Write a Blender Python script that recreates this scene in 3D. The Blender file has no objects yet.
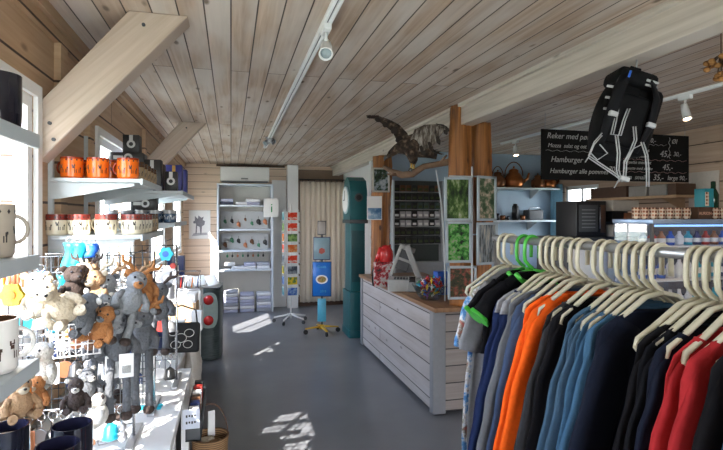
import bpy, bmesh, math, random
from mathutils import Vector, Matrix, noise
random.seed(7)
col = bpy.context.scene.collection
TH = math.radians(14.63); CS, SN = math.cos(TH), math.sin(TH)
EYE = 1.65; F = 500.0; HY = 216.0
def P(px, py, X=None, Y=None, Z=None, d=None):
    """place in the room seen at a pixel of the 723x450 frame, on a known plane / distance"""
    r = (px-361.5)/F
    if X is not None:
        Y = X*(CS-r*SN)/(SN+r*CS)
    elif Y is not None:
        X = Y*(SN+r*CS)/(CS-r*SN)
    else:
        if d is None: d = F*(EYE-Z)/(py-HY)
        xc = r*d
        X = xc*CS+d*SN; Y = -xc*SN+d*CS
    dd = X*SN+Y*CS
    return Vector((X, Y, EYE-(py-HY)*dd/F if Z is None else Z))

# ---------------------------------------------------------------- materials
MATS = {}
def newmat(name):
    m = bpy.data.materials.new(name); m.use_nodes = True
    nt = m.node_tree; b = nt.nodes['Principled BSDF']
    return m, nt, b
def N(nt, t, **kw):
    n = nt.nodes.new(t)
    for k, v in kw.items(): setattr(n, k, v)
    return n
def mixc(nt, fac, a, b, blend='MIX'):
    n = nt.nodes.new('ShaderNodeMix'); n.data_type = 'RGBA'; n.blend_type = blend
    for sock, v in ((n.inputs[0], fac), (n.inputs[6], a), (n.inputs[7], b)):
        if hasattr(v, 'links'): nt.links.new(v, sock)
        elif isinstance(v, (int, float)): sock.default_value = v
        else: sock.default_value = (*v, 1)
    return n.outputs[2]
def ramp(nt, src, stops):
    r = nt.nodes.new('ShaderNodeValToRGB'); nt.links.new(src, r.inputs[0])
    e = r.color_ramp.elements
    e[0].position, e[0].color = stops[0][0], (*stops[0][1], 1)
    e[1].position, e[1].color = stops[-1][0], (*stops[-1][1], 1)
    for p, c in stops[1:-1]:
        x = e.new(p); x.color = (*c, 1)
    return r.outputs[0]
def plain(name, c, rough=.5, metal=0, var=.12, scale=30, bump=0, **kw):
    if name in MATS: return MATS[name]
    m, nt, b = newmat(name)
    tc = N(nt, 'ShaderNodeTexCoord'); nz = N(nt, 'ShaderNodeTexNoise')
    nz.inputs['Scale'].default_value = scale; nz.inputs['Detail'].default_value = 3
    nt.links.new(tc.outputs['Object'], nz.inputs['Vector'])
    a = tuple(max(0, x*(1-var)) for x in c); d = tuple(min(1, x*(1+var)) for x in c)
    o = mixc(nt, nz.outputs['Fac'], a, d)
    nt.links.new(o, b.inputs['Base Color'])
    b.inputs['Roughness'].default_value = rough; b.inputs['Metallic'].default_value = metal
    if bump:
        bp = N(nt, 'ShaderNodeBump'); bp.inputs['Strength'].default_value = bump; bp.inputs['Distance'].default_value = .01
        nt.links.new(nz.outputs['Fac'], bp.inputs['Height']); nt.links.new(bp.outputs[0], b.inputs['Normal'])
    for k, v in kw.items(): b.inputs[k.replace('_', ' ')].default_value = v
    MATS[name] = m; return m
def glow(name, c, s):
    m, nt, b = newmat(name)
    b.inputs['Emission Color'].default_value = (*c, 1); b.inputs['Emission Strength'].default_value = s
    b.inputs['Base Color'].default_value = (*c, 1)
    MATS[name] = m; return m
def glass(name, tint=(1, 1, 1), refl=.08):
    m = bpy.data.materials.new(name); m.use_nodes = True; nt = m.node_tree
    nt.nodes.remove(nt.nodes['Principled BSDF'])
    out = nt.nodes['Material Output']
    t = N(nt, 'ShaderNodeBsdfTransparent'); t.inputs[0].default_value = (*tint, 1)
    g = N(nt, 'ShaderNodeBsdfGlossy'); g.inputs['Roughness'].default_value = .02
    mx = N(nt, 'ShaderNodeMixShader'); mx.inputs[0].default_value = refl
    nt.links.new(t.outputs[0], mx.inputs[1]); nt.links.new(g.outputs[0], mx.inputs[2]); nt.links.new(mx.outputs[0], out.inputs[0])
    MATS[name] = m; return m
def wood(name, la, wa, width, c1, c2, dark, length=3.2, gap=.0035, knots=1.0, rough=.6, wash=None, off=(0, 0), rot=0, vary=.45):
    """boards: la = axis along the boards, wa = axis across them"""
    m, nt, b = newmat(name)
    tc = N(nt, 'ShaderNodeTexCoord'); sp = N(nt, 'ShaderNodeSeparateXYZ')
    mr = N(nt, 'ShaderNodeMapping'); mr.inputs['Rotation'].default_value = (0, rot, 0)
    nt.links.new(tc.outputs['Object'], mr.inputs[0]); nt.links.new(mr.outputs[0], sp.inputs[0])
    ax = {'X': 0, 'Y': 1, 'Z': 2}
    cb = N(nt, 'ShaderNodeCombineXYZ')
    nt.links.new(sp.outputs[ax[la]], cb.inputs[0]); nt.links.new(sp.outputs[ax[wa]], cb.inputs[1])
    mp0 = N(nt, 'ShaderNodeMapping'); mp0.inputs['Location'].default_value = (off[0], off[1], 0)
    nt.links.new(cb.outputs[0], mp0.inputs[0]); uv = mp0.outputs[0]
    br = N(nt, 'ShaderNodeTexBrick'); br.offset = .37; br.offset_frequency = 2
    for k, v in (('Scale', 1), ('Mortar Size', gap), ('Brick Width', length), ('Row Height', width), ('Mortar Smooth', .15), ('Bias', 0)):
        br.inputs[k].default_value = v
    br.inputs['Color1'].default_value = (0, 0, 0, 1); br.inputs['Color2'].default_value = (1, 1, 1, 1); br.inputs['Mortar'].default_value = (.5, .5, .5, 1)
    nt.links.new(uv, br.inputs['Vector'])
    def nz(sc, detail=4, scale=1, dist=0):
        mp = N(nt, 'ShaderNodeMapping'); mp.inputs['Scale'].default_value = sc; nt.links.new(uv, mp.inputs[0])
        n = N(nt, 'ShaderNodeTexNoise'); n.inputs['Scale'].default_value = scale; n.inputs['Detail'].default_value = detail; n.inputs['Distortion'].default_value = dist
        # every board gets its own slice of grain
        ad = N(nt, 'ShaderNodeVectorMath'); ad.operation = 'ADD'
        ms = N(nt, 'ShaderNodeVectorMath'); ms.operation = 'SCALE'; ms.inputs['Scale'].default_value = 23
        nt.links.new(br.outputs['Color'], ms.inputs[0]); nt.links.new(mp.outputs[0], ad.inputs[0]); nt.links.new(ms.outputs[0], ad.inputs[1])
        nt.links.new(ad.outputs[0], n.inputs['Vector']); return n.outputs['Fac']
    g = nz((1.6, 38, 1), 5, 1, .6); w = nz((1.3, 5, 1), 3)
    base = mixc(nt, ramp(nt, g, [(.3, (0,)*3), (.72, (1,)*3)]), c1, c2)
    base = mixc(nt, ramp(nt, br.outputs['Color'], [(0, (0,)*3), (1, (vary,)*3)]), base, tuple(x*.8 for x in c2))
    if wash: base = mixc(nt, ramp(nt, w, [(.38, (0,)*3), (.62, (.75,)*3)]), base, wash)
    if knots:
        mp = N(nt, 'ShaderNodeMapping'); mp.inputs['Scale'].default_value = (3.2, 8, 1); nt.links.new(uv, mp.inputs[0])
        vo = N(nt, 'ShaderNodeTexVoronoi'); vo.inputs['Scale'].default_value = .9; nt.links.new(mp.outputs[0], vo.inputs['Vector'])
        k = ramp(nt, vo.outputs['Distance'], [(.05, (.75*knots,)*3), (.13, (0,)*3)])
        base = mixc(nt, k, base, tuple(x*.45 for x in c2))
    base = mixc(nt, br.outputs['Fac'], base, dark)
    nt.links.new(base, b.inputs['Base Color']); b.inputs['Roughness'].default_value = rough
    bp = N(nt, 'ShaderNodeBump'); bp.inputs['Strength'].default_value = .5; bp.inputs['Distance'].default_value = .006; bp.invert = True
    nt.links.new(br.outputs['Fac'], bp.inputs['Height']); nt.links.new(bp.outputs[0], b.inputs['Normal'])
    MATS[name] = m; return m
def picture(name, stops, scale=6, seed=0, stretch=(1, 1, 1)):
    m, nt, b = newmat(name)
    tc = N(nt, 'ShaderNodeTexCoord'); mp = N(nt, 'ShaderNodeMapping'); mp.inputs['Location'].default_value = (seed, seed*.7, seed*1.3); mp.inputs['Scale'].default_value = stretch
    n = N(nt, 'ShaderNodeTexNoise'); n.inputs['Scale'].default_value = scale; n.inputs['Detail'].default_value = 7; n.inputs['Roughness'].default_value = .65; n.inputs['Distortion'].default_value = .15
    nt.links.new(tc.outputs['Object'], mp.inputs[0]); nt.links.new(mp.outputs[0], n.inputs['Vector'])
    nt.links.new(ramp(nt, n.outputs['Fac'], stops), b.inputs['Base Color']); b.inputs['Roughness'].default_value = .5; b.inputs['Specular IOR Level'].default_value = .2
    MATS[name] = m; return m

# ---------------------------------------------------------------- mesh builder
class MB:
    def __init__(s): s.bm = bmesh.new(); s.mi = 0; s.smooth = set()
    def _new(s, faces, smooth=False):
        for f in faces:
            f.material_index = s.mi; f.smooth = smooth
    def box(s, x0, x1, y0, y1, z0, z1, M=None):
        vs = [s.bm.verts.new(Vector(p) if M is None else M@Vector(p)) for p in
              ((x0,y0,z0),(x1,y0,z0),(x1,y1,z0),(x0,y1,z0),(x0,y0,z1),(x1,y0,z1),(x1,y1,z1),(x0,y1,z1))]
        s._new([s.bm.faces.new([vs[i] for i in q]) for q in ((0,3,2,1),(4,5,6,7),(0,1,5,4),(1,2,6,5),(2,3,7,6),(3,0,4,7))]); return s
    def cbox(s, c, size, rot=None):
        M = Matrix.Translation(c) @ (rot.to_4x4() if rot else Matrix())
        a, b, d = (v/2 for v in size); return s.box(-a, a, -b, b, -d, d, M)
    def rbox(s, x0, x1, y0, y1, z0, z1, r=.01, M=None, seg=3):
        t = bmesh.new(); bmesh.ops.create_cube(t, size=1)
        for v in t.verts: v.co = Vector(((x0+x1)/2+v.co.x*(x1-x0), (y0+y1)/2+v.co.y*(y1-y0), (z0+z1)/2+v.co.z*(z1-z0)))
        bmesh.ops.bevel(t, geom=t.edges[:], offset=r, segments=seg, profile=.6, affect='EDGES')
        return s.add(t, M)
    def add(s, t, M=None, smooth=True):
        mp = {v: s.bm.verts.new(M@v.co if M else v.co) for v in t.verts}
        s._new([s.bm.faces.new([mp[v] for v in f.verts]) for f in t.faces], smooth); t.free(); return s
    def loft(s, rings, cap=True, closed=True, smooth=True):
        R = [[s.bm.verts.new(p) for p in ring] for ring in rings]; fs = []
        n = len(R[0])
        for a, b in zip(R, R[1:]):
            for i in range(n if closed else n-1):
                j = (i+1) % n; fs.append(s.bm.faces.new((a[i], a[j], b[j], b[i])))
        s._new(fs, smooth)
        if cap and closed: s._new([s.bm.faces.new(R[0][::-1]), s.bm.faces.new(R[-1])], False)
        return s
    def tube(s, pts, r, seg=8, cap=True, flat=None):
        pts = [Vector(p) for p in pts]; n = len(pts)
        rs = r if isinstance(r, (list, tuple)) else [r]*n
        rings = []; up = None
        for i, p in enumerate(pts):
            t = (pts[min(i+1, n-1)]-pts[max(i-1, 0)]).normalized()
            if up is None:
                up = Vector((0, 0, 1)) if abs(t.z) < .9 else Vector((1, 0, 0))
            a = t.cross(up).normalized(); up = a.cross(t).normalized()
            k = flat or 1
            rings.append([p + a*math.cos(2*math.pi*j/seg)*rs[i] + up*math.sin(2*math.pi*j/seg)*rs[i]*k for j in range(seg)])
        return s.loft(rings, cap)
    def cyl(s, p0, p1, r0, r1=None, seg=16): return s.tube([p0, p1], [r0, r0 if r1 is None else r1], seg)
    def lathe(s, prof, c=(0, 0, 0), seg=20, M=None, cap=False, mi=None):
        c = Vector(c)
        rings = [[c+Vector((r*math.cos(2*math.pi*j/seg), r*math.sin(2*math.pi*j/seg), z)) for j in range(seg)] for r, z in prof]
        if M: rings = [[M@p for p in q] for q in rings]
        if mi is None: return s.loft(rings, cap)
        for k in range(len(rings)-1):
            s.mi = mi[k]; s.loft(rings[k:k+2], False)
        return s
    def ball(s, c, r, seg=12, rot=None):
        r = (r, r, r) if isinstance(r, (int, float)) else r; t = bmesh.new()
        bmesh.ops.create_uvsphere(t, u_segments=seg, v_segments=max(6, seg*2//3), radius=1)
        M = Matrix.Translation(c) @ (rot.to_4x4() if rot else Matrix()) @ Matrix.Diagonal((*r, 1)); return s.add(t, M)
    def poly(s, pts, th, M=None, smooth=False):
        """flat outline in x,z given thickness th along y"""
        t = bmesh.new()
        a = [t.verts.new((x, -th/2, z)) for x, z in pts]; b = [t.verts.new((x, th/2, z)) for x, z in pts]; n = len(pts)
        t.faces.new(a); t.faces.new(b[::-1])
        for i in range(n): t.faces.new((a[(i+1) % n], a[i], b[i], b[(i+1) % n]))
        bmesh.ops.recalc_face_normals(t, faces=t.faces[:])
        return s.add(t, M, smooth)
    def build(s, name, mats, parent=None, loc=None, rotz=0, fix=True):
        if fix: bmesh.ops.recalc_face_normals(s.bm, faces=s.bm.faces[:])
        me = bpy.data.meshes.new(name); s.bm.to_mesh(me); s.bm.free()
        for m in (mats if isinstance(mats, (list, tuple)) else [mats]): me.materials.append(m)
        o = bpy.data.objects.new(name, me); col.objects.link(o)
        if parent is not None: o.parent = parent
        if loc is not None: o.location = loc
        if rotz: o.rotation_euler.z = rotz
        return o
def tag(o, label, cat, group=None, kind=None):
    if label: o['label'] = label
    if cat: o['category'] = cat
    if group: o['group'] = group
    if kind: o['kind'] = kind
    return o
def T(name, label, cat, loc=(0, 0, 0), rotz=0, group=None):
    o = bpy.data.objects.new(name, None); col.objects.link(o); o.empty_display_size = .05
    o.location = loc; o.rotation_euler.z = rotz; return tag(o, label, cat, group)
def S(name, mb, m): return tag(mb.build(name, m), None, None, kind='structure')
def dup(root, loc, rotz=None, label=None, group=None, rot=None):
    r = root.copy(); col.objects.link(r); r.location = loc
    if rotz is not None: r.rotation_euler = (0, 0, rotz)
    if rot is not None: r.rotation_euler = rot
    if label: r['label'] = label
    if group: r['group'] = group
    for ch in list(root.children):
        c = ch.copy(); col.objects.link(c); c.parent = r
        for g in ch.children:
            d = g.copy(); col.objects.link(d); d.parent = c
    return r
def text_mb(txt, size, depth=.002, align='LEFT', shear=0, space=1):
    cu = bpy.data.curves.new('t', 'FONT'); cu.body = txt; cu.size = size; cu.extrude = depth; cu.align_x = align; cu.shear = shear
    cu.space_character = space; cu.resolution_u = 3
    o = bpy.data.objects.new('t', cu); col.objects.link(o)
    dg = bpy.context.evaluated_depsgraph_get(); me = bpy.data.meshes.new_from_object(o.evaluated_get(dg))
    bpy.data.objects.remove(o); bpy.data.curves.remove(cu)
    t = bmesh.new(); t.from_mesh(me); bpy.data.meshes.remove(me)
    R = Matrix.Rotation(math.pi/2, 4, 'X')
    bmesh.ops.transform(t, matrix=R, verts=t.verts[:]); return t     # lies in x,z facing -y
ORD = ['first', 'second', 'third', 'fourth', 'fifth', 'sixth', 'seventh', 'eighth', 'ninth', 'tenth', 'eleventh', 'twelfth', 'thirteenth', 'fourteenth']

# ---------------------------------------------------------------- the materials of the place
m_ceil = wood('whitewashed_ceiling_boards', 'Y', 'X', .115, (.60,.46,.35), (.37,.25,.17), (.06,.04,.03), length=5.2, gap=.0036, knots=1.6, wash=(.62,.56,.51), vary=.35)
m_wall_l = wood('tan_wall_boards', 'Y', 'Z', .19, (.60,.42,.27), (.46,.29,.17), (.07,.04,.025), length=6, gap=.006)
m_wall_f = wood('pale_wall_boards', 'X', 'Z', .125, (.86,.70,.56), (.74,.57,.43), (.25,.14,.08), length=9, gap=.004, knots=.7)
m_wall_r = wood('brown_wall_boards', 'Y', 'Z', .2, (.58,.43,.32), (.44,.30,.21), (.08,.05,.03), length=6, gap=.006)
m_beam = wood('pale_beam_wood', 'Y', 'Z', 5, (.70,.63,.55), (.50,.43,.36), (.2,.15,.1), length=30, gap=.0001, knots=1.2, off=(0, 2.3))
m_brace = wood('brace_wood', 'X', 'Z', 5, (.60,.49,.40), (.45,.35,.27), (.2,.15,.1), length=30, gap=.0001, knots=1.4, off=(0, 2.3), rot=math.radians(45))
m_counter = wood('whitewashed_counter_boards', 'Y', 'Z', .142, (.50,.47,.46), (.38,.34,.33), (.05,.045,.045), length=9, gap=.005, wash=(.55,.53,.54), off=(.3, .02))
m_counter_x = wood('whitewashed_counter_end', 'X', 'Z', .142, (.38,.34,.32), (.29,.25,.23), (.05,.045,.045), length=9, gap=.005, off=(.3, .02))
m_top = wood('brown_worktop', 'Y', 'X', 5, (.36,.20,.10), (.25,.13,.06), (.1,.05,.02), length=30, gap=.0001, knots=0, rough=.35, off=(0, 2))
m_bark = wood('stripped_log', 'Z', 'X', 5, (.56,.22,.05), (.10,.032,.010), (.1,.05,.02), length=30, gap=.0001, knots=2, rough=.55, off=(0, 2))
m_white = plain('white_paint', (.82,.82,.81), .45, var=.03)
m_shelf = plain('pale_grey_shelf', (.52,.57,.59), .4, var=.04)
m_black = plain('black_plastic', (.012,.012,.014), .4)
m_blackc = plain('black_glaze', (.012,.012,.02), .08, var=.1)
m_chrome = plain('chrome', (.62,.63,.65), .25, 1, var=.05)
m_steel = plain('dull_steel', (.42,.43,.45), .38, 1, var=.08)
m_grey = plain('mid_grey', (.25,.26,.27), .5)
m_dgrey = plain('dark_grey', (.07,.075,.08), .5)
m_glass = glass('clear_glass')
m_wood_plain = plain('light_wood', (.50,.33,.19), .55, var=.2, scale=14)
m_dwood = plain('dark_brown_wood', (.09,.045,.025), .5, var=.25, scale=14)
m_paper = plain('white_paper', (.82,.82,.80), .6, var=.02)
m_red = plain('red_plastic', (.55,.03,.03), .25)
m_teal = plain('teal_paint', (.012,.12,.135), .35, var=.15, scale=9)

# ---------------------------------------------------------------- the room
XL, XR, YB, YF, ZC = -.80, 4.75, -1.6, 9.2, 2.57
mf, nt, b = newmat('grey_painted_floor')
tc = N(nt, 'ShaderNodeTexCoord'); n1 = N(nt, 'ShaderNodeTexNoise'); n1.inputs['Scale'].default_value = 1.6; n1.inputs['Detail'].default_value = 8
nt.links.new(tc.outputs['Object'], n1.inputs[0])
nt.links.new(ramp(nt, n1.outputs[0], [(.3, (.155,.162,.18)), (.7, (.21,.217,.235))]), b.inputs['Base Color'])
b.inputs['Roughness'].default_value = .3
S('floor', MB().box(XL-.12, XR+.12, YB-.12, YF+.12, -.1, 0), mf)
S('ceiling', MB().box(XL-.12, XR+.12, YB-.12, YF+.12, ZC, ZC+.12), m_ceil)
WIN = [(1.02, 2.37), (3.40, 4.48), (5.45, 6.50), (7.50, 8.55)]; WZ0, WZ1 = 1.12, 2.15
w = MB(); y = YB
for a, c in WIN:
    w.box(XL-.12, XL, y, a, 0, ZC); w.box(XL-.12, XL, a, c, 0, WZ0); w.box(XL-.12, XL, a, c, WZ1, ZC); y = c
w.box(XL-.12, XL, y, YF, 0, ZC); S('wall_left', w, m_wall_l)
S('wall_far', MB().box(XL-.12, XR+.12, YF, YF+.12, 0, ZC), m_wall_f)
w = MB(); a, c = 5.66, 6.36
w.box(XR, XR+.12, YB, a, 0, ZC); w.box(XR, XR+.12, c, YF, 0, ZC); w.box(XR, XR+.12, a, c, 0, 1.1); w.box(XR, XR+.12, a, c, 2.08, ZC)
S('wall_right', w, m_wall_r)
DX0, DX1 = -.05, 1.95
w = MB(); w.box(XL, DX0, YB-.12, YB, 0, ZC); w.box(DX1, XR, YB-.12, YB, 0, ZC); w.box(DX0, DX1, YB-.12, YB, 2.3, ZC); S('wall_back', w, m_wall_f)
m_part = plain('plaster_blue_daylight', (.36,.47,.58), .6, var=.03)  # the blue daylight on this wall is put into the plaster colour
S('wall_partition', MB().box(2.05, XR, 6.66, 6.76, 0, ZC), m_part)
S('wall_passage', MB().box(2.05, 2.15, 6.76, YF, 0, ZC), m_white)
S('added_back_door', MB().box(DX0, DX0+.05, YB-.09, YB-.03, 0, 2.3).box(DX1-.05, DX1, YB-.09, YB-.03, 0, 2.3).box(.92, .98, YB-.09, YB-.03, 0, 2.3).box(DX0, DX1, YB-.09, YB-.03, 2.24, 2.3), m_white)  # unseen doorway added behind the camera to let daylight in
for i, (a, c) in enumerate(WIN):
    f = MB(); e = .05
    x0, x1 = XL-.055, XL-.004
    f.box(x0, x1, a, a+e, WZ0, WZ1); f.box(x0, x1, c-e, c, WZ0, WZ1); f.box(x0, x1, a+e, c-e, WZ0, WZ0+e); f.box(x0, x1, a+e, c-e, WZ1-e, WZ1)
    mid = (a+c)/2+ (.28 if i == 0 else .0); f.box(x0+.01, x1-.01, mid-.012, mid+.012, WZ0+e, WZ1-e)
    r = S(f'window_{i+1}', f, m_white)
    MB().box(x0+.03, x0+.034, a+e, c-e, WZ0+e, WZ1-e).build('pane', m_glass, r)
    t = MB(); tw = .05     # casing on the room side
    t.box(XL, XL+.018, a-tw, a, WZ0-tw, WZ1+tw); t.box(XL, XL+.018, c, c+tw, WZ0-tw, WZ1+tw)
    t.box(XL, XL+.018, a, c, WZ1, WZ1+tw); t.box(XL, XL+.03, a, c, WZ0-tw, WZ0); S(f'trim_{i+1}', t, m_white)
a, c = 5.66, 6.36; f = MB()
for q in ((a, a+.05, 1.1, 2.08), (c-.05, c, 1.1, 2.08), (a, c, 1.1, 1.15), (a, c, 2.03, 2.08), ((a+c)/2-.02, (a+c)/2+.02, 1.15, 2.03)):
    f.box(XR+.02, XR+.08, q[0], q[1], q[2], q[3])
r = S('window_5', f, m_white); MB().box(XR+.05, XR+.054, a+.05, c-.05, 1.15, 2.03).build('pane', m_glass, r)
# cornice strips along the left wall, wall posts
S('trim_14', MB().box(XL, XL+.045, YB, YF, ZC-.05, ZC).box(XL, XL+.022, YB, YF, ZC-.11, ZC-.05), m_wall_l)
S('trim_15', MB().box(XL, XL+.03, 2.62, 2.72, 0, ZC-.11).box(XL, XL+.03, 3.12, 3.2, 0, ZC-.11).box(XL, XL+.03, 5.0, 5.1, 0, ZC-.11), m_wall_l)
S('trim_6', MB().box(-.25, .95, YF-.03, YF, 2.53, 2.565), m_dwood)
# beam + strip, posts
BX0, BX1, BZ = 1.83, 1.95, 2.40
bm_ = tag(MB().rbox(BX0, BX1, YB, YF-.005, BZ, ZC-.002, .004).build('ceiling_beam', m_beam), 'long whitewashed timber beam running under the ceiling', 'beam')
S('trim_7', MB().box(BX0-.03, BX0-.001, YB, YF, ZC-.025, ZC), m_beam)
tag(MB().box(1.84, 1.94, 6.54, 6.645, 0, BZ-.001).build('support_post', m_white), 'white square post under the beam behind the clock and log', 'post')
tag(MB().box(.98, 1.17, 8.98, 9.19, 0, ZC-.002).build('support_post', m_white), 'wide white post beside the beige curtain on the far wall', 'post')
S('trim_8', MB().box(.72, .97, YF-.04, YF-.001, 0, 2.3), m_white)
# diagonal braces
def brace(Y, z0, xc, wid, th, label):
    # centre line from the wall up to the ceiling
    L = ZC-z0; p0 = Vector((XL, Y, z0)); M = Matrix.Translation(p0)
    dxs = xc
    pts = [(0.001, -wid*.62), (0.001, wid*.45), (dxs-wid*.35, L-.001), (dxs+wid*.72, L-.001)]
    o = MB().poly(pts, th).build('diagonal_brace', m_brace, loc=p0)
    mod = o.modifiers.new('b', 'BEVEL'); mod.width = .004
    for k, (x, z) in enumerate(((.045, .02), (.06, -.05), (dxs-.02, L-.06))):
        MB().cyl((x, -th/2-.008, z), (x, -th/2+.002, z), .008, seg=10).build('bolt', m_dgrey, o)
    return tag(o, label, 'brace')
brace(2.49, 2.03, .44, .235, .13, 'large pale timber brace between left wall and ceiling, nearest camera')
brace(5.2, 2.08, .40, .22, .10, 'shaded timber brace further back above the boxed goods shelf')
# outside
S('ground', MB().box(-40, 40, -40, 50, -.4, -.25), plain('outdoor_gravel', (.30,.32,.25), .9, scale=2))

# ---------------------------------------------------------------- camera, light
cam = bpy.data.cameras.new('camera'); co = bpy.data.objects.new('camera', cam); col.objects.link(co)
co.location = (0, 0, EYE); co.rotation_euler = (math.pi/2, 0, -TH)
cam.sensor_width = 36; cam.lens = 36*F/723; cam.shift_y = -9/723; cam.clip_start = .05
bpy.context.scene.camera = co
sd = Vector((1.15, 1.78, -1.62)).normalized()
sun = bpy.data.lights.new('sun', 'SUN'); sun.energy = 11; sun.angle = .01; sun.color = (1, .95, .88)
so = bpy.data.objects.new('sun', sun); col.objects.link(so); so.rotation_euler = sd.to_track_quat('-Z', 'Y').to_euler(); so.location = (-5, -5, 8)
W = bpy.data.worlds.new('World'); bpy.context.scene.world = W; W.use_nodes = True
bg = W.node_tree.nodes['Background']
nt = W.node_tree; tc = N(nt, 'ShaderNodeTexCoord'); sp = N(nt, 'ShaderNodeSeparateXYZ'); nt.links.new(tc.outputs['Generated'], sp.inputs[0])
nt.links.new(ramp(nt, sp.outputs[2], [(.0, (.95,.93,.93)), (.5, (.62,.76,1.0))]), bg.inputs[0]); bg.inputs[1].default_value = 6.0
def portal(loc, d, sx, sy):
    l = bpy.data.lights.new('portal', 'AREA'); l.shape = 'RECTANGLE'; l.size = sx; l.size_y = sy; l.cycles.is_portal = True
    o = bpy.data.objects.new('portal', l); col.objects.link(o); o.location = loc; o.rotation_euler = Vector(d).to_track_quat('-Z', 'Y').to_euler()
for a, c in WIN: portal((XL-.13, (a+c)/2, (WZ0+WZ1)/2), (1, 0, 0), WZ1-WZ0, c-a)
portal((XR+.13, 6.01, 1.59), (-1, 0, 0), .98, .7)
portal(((DX0+DX1)/2, YB-.13, 1.15), (0, 1, 0), DX1-DX0, 2.3)
vs = bpy.context.scene.view_settings; vs.view_transform = 'Standard'; vs.look = 'None'; vs.gamma = 1; vs.use_curve_mapping = False; vs.exposure = 1.3

# ================================================================ mugs and shelves on the left wall
def moose(mb, r, ang, z, s):
    """small dark animal printed round a cylinder, facing outwards at angle ang"""
    parts = [(-.5, .5, .0, .34), (-.5, -.38, -.5, .05), (-.25, -.15, -.5, .05), (.15, .25, -.5, .05), (.36, .48, -.5, .05),
             (-.78, -.42, .22, .52), (-.72, -.36, .56, .66), (-.85, -.7, .5, .85), (-.5, -.38, .55, .9), (.4, .58, .15, .4)]
    for x0, x1, z0, z1 in parts:
        q = [mb.bm.verts.new((r*math.cos(ang+x*s/r), r*math.sin(ang+x*s/r), z+zz*s)) for x, zz in ((x0, z0), (x1, z0), (x1, z1), (x0, z1))]
        mb._new([mb.bm.faces.new(q)])
def mug(name, label, kind, loc, hang=0, group=None, r=.043, h=.098):
    body, band, prnt, inner = {
        'orange': (plain('orange_glaze', (.85,.16,.015), .15), plain('dark_red_glaze', (.30,.035,.01), .15), plain('black_print', (.015,.01,.01), .3), plain('cream_glaze', (.75,.68,.52), .2)),
        'cream': (plain('cream_glaze', (.75,.68,.52), .2), plain('maroon_glaze', (.22,.04,.03), .2), plain('black_print', (.015,.01,.01), .3), plain('cream_glaze', (.75,.68,.52), .2)),
        'tan': (plain('tan_glaze', (.34,.24,.14), .25), plain('brown_glaze', (.10,.05,.025), .25), plain('black_print', (.015,.01,.01), .3), plain('brown_glaze', (.1,.05,.025), .25)),
        'white': (plain('white_glaze', (.75,.72,.68), .2), plain('white_glaze', (.75,.72,.68), .2), plain('brown_print', (.06,.025,.015), .3), plain('brown_glaze', (.1,.05,.025), .25)),
        'beige': (plain('beige_glaze', (.42,.36,.29), .25), plain('beige_glaze', (.42,.36,.29), .25), plain('black_print', (.015,.01,.01), .3), plain('beige_glaze', (.42,.36,.29), .25)),
        'black': (m_blackc, m_blackc, m_blackc, plain('glossy_dark_inside', (.02,.02,.045), .08)),
        'blue': (plain('navy_pattern_glaze', (.05,.09,.15), .2), plain('grey_glaze', (.35,.36,.36), .2), plain('white_print', (.7,.72,.72), .3), plain('grey_glaze', (.35,.36,.36), .2))}[kind]
    t = T(name, label, 'mug', loc, 0, group)
    m = MB(); bz = .90 if kind == 'orange' else .72
    m.lathe([(0, .001), (r*.86, .001), (r*.97, .008), (r, h*.3), (r, h*bz), (r, h*(bz+.01)), (r, h), (r*.93, h), (r*.92, h*.5), (r*.85, .008), (0, .007)],
            seg=24, mi=[0, 0, 0, 0, 1, 1, 1, 3, 3, 3])
    m.mi = 2
    if kind != 'black':
        for k in range(4 if kind != 'white' else 3): moose(m, r+.0006, -math.pi/2-.4+k*1.15-(.35 if kind == 'white' else 0), h*.40, r*.60)
        if kind in ('cream', 'orange', 'beige', 'tan'):
            for k in range(14):
                a = k*2*math.pi/14; q = [m.bm.verts.new(((r+.0006)*math.cos(a+u), (r+.0006)*math.sin(a+u), h*.86+v)) for u, v in ((-.09, 0), (0, -h*.05), (.09, 0), (0, h*.05))]
                m._new([m.bm.faces.new(q)])
    m.build('cup', [body, band, prnt, inner], t)
    ca, sa = math.cos(hang), math.sin(hang)
    pts = [(r*.96+.026*math.sin(u), h*.52+.028*math.cos(u)) for u in [k*math.pi/8 for k in range(9)]]
    MB().tube([(x*ca, x*sa, z) for x, z in pts], .0055, 8, flat=.8).build('handle', band if kind in ('orange', 'white', 'black') else body, t)
    return t
def shelf(label, x1, y0, y1, z, brackets=None):
    t = T('wall_shelf', label, 'shelf', (XL+.02, y0, z-.02), 0, None)
    L = y1-y0; D = x1-XL-.02
    MB().rbox(0, D, 0, L, .002, .02, .003).build('board', m_shelf, t)
    MB().rbox(D-.006, D+.004, 0, L, -.008, .022, .002).build('front_lip', m_shelf, t)
    for yy in (brackets or (.04, L-.06)):
        MB().poly([(0, -.075), (.02, -.075), (D*.9, -.012), (D*.9, .001), (0, .001)], .014, Matrix.Translation((0, yy, 0))).build('bracket', m_shelf, t)
    return t
SZ = (1.822, 1.566, 1.345, 1.045)
for z, nm in zip(SZ, ('top', 'second', 'third', 'lowest')):
    shelf(f'pale grey wall shelf of the unit nearest the camera, {nm} level', -.40 if z > 1.2 else -.27, .55, 1.21 if z > 1.2 else 1.42, z, (.1, .5))
for y in (.66, 1.05):
    tag(MB().box(XL+.001, XL+.019, y-.012, y+.012, .9, 2.35).build('shelf_upright', m_shelf), 'slotted metal upright carrying the nearest wall shelves', 'shelf upright', 'uprights behind the nearest shelves')
UZ, LZ = 1.822, 1.562
shelf('pale grey wall shelf carrying the orange mugs', -.40, 2.50, 3.16, UZ)
shelf('pale grey wall shelf carrying the cream mugs with maroon rims', -.40, 2.50, 3.24, LZ)
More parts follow.
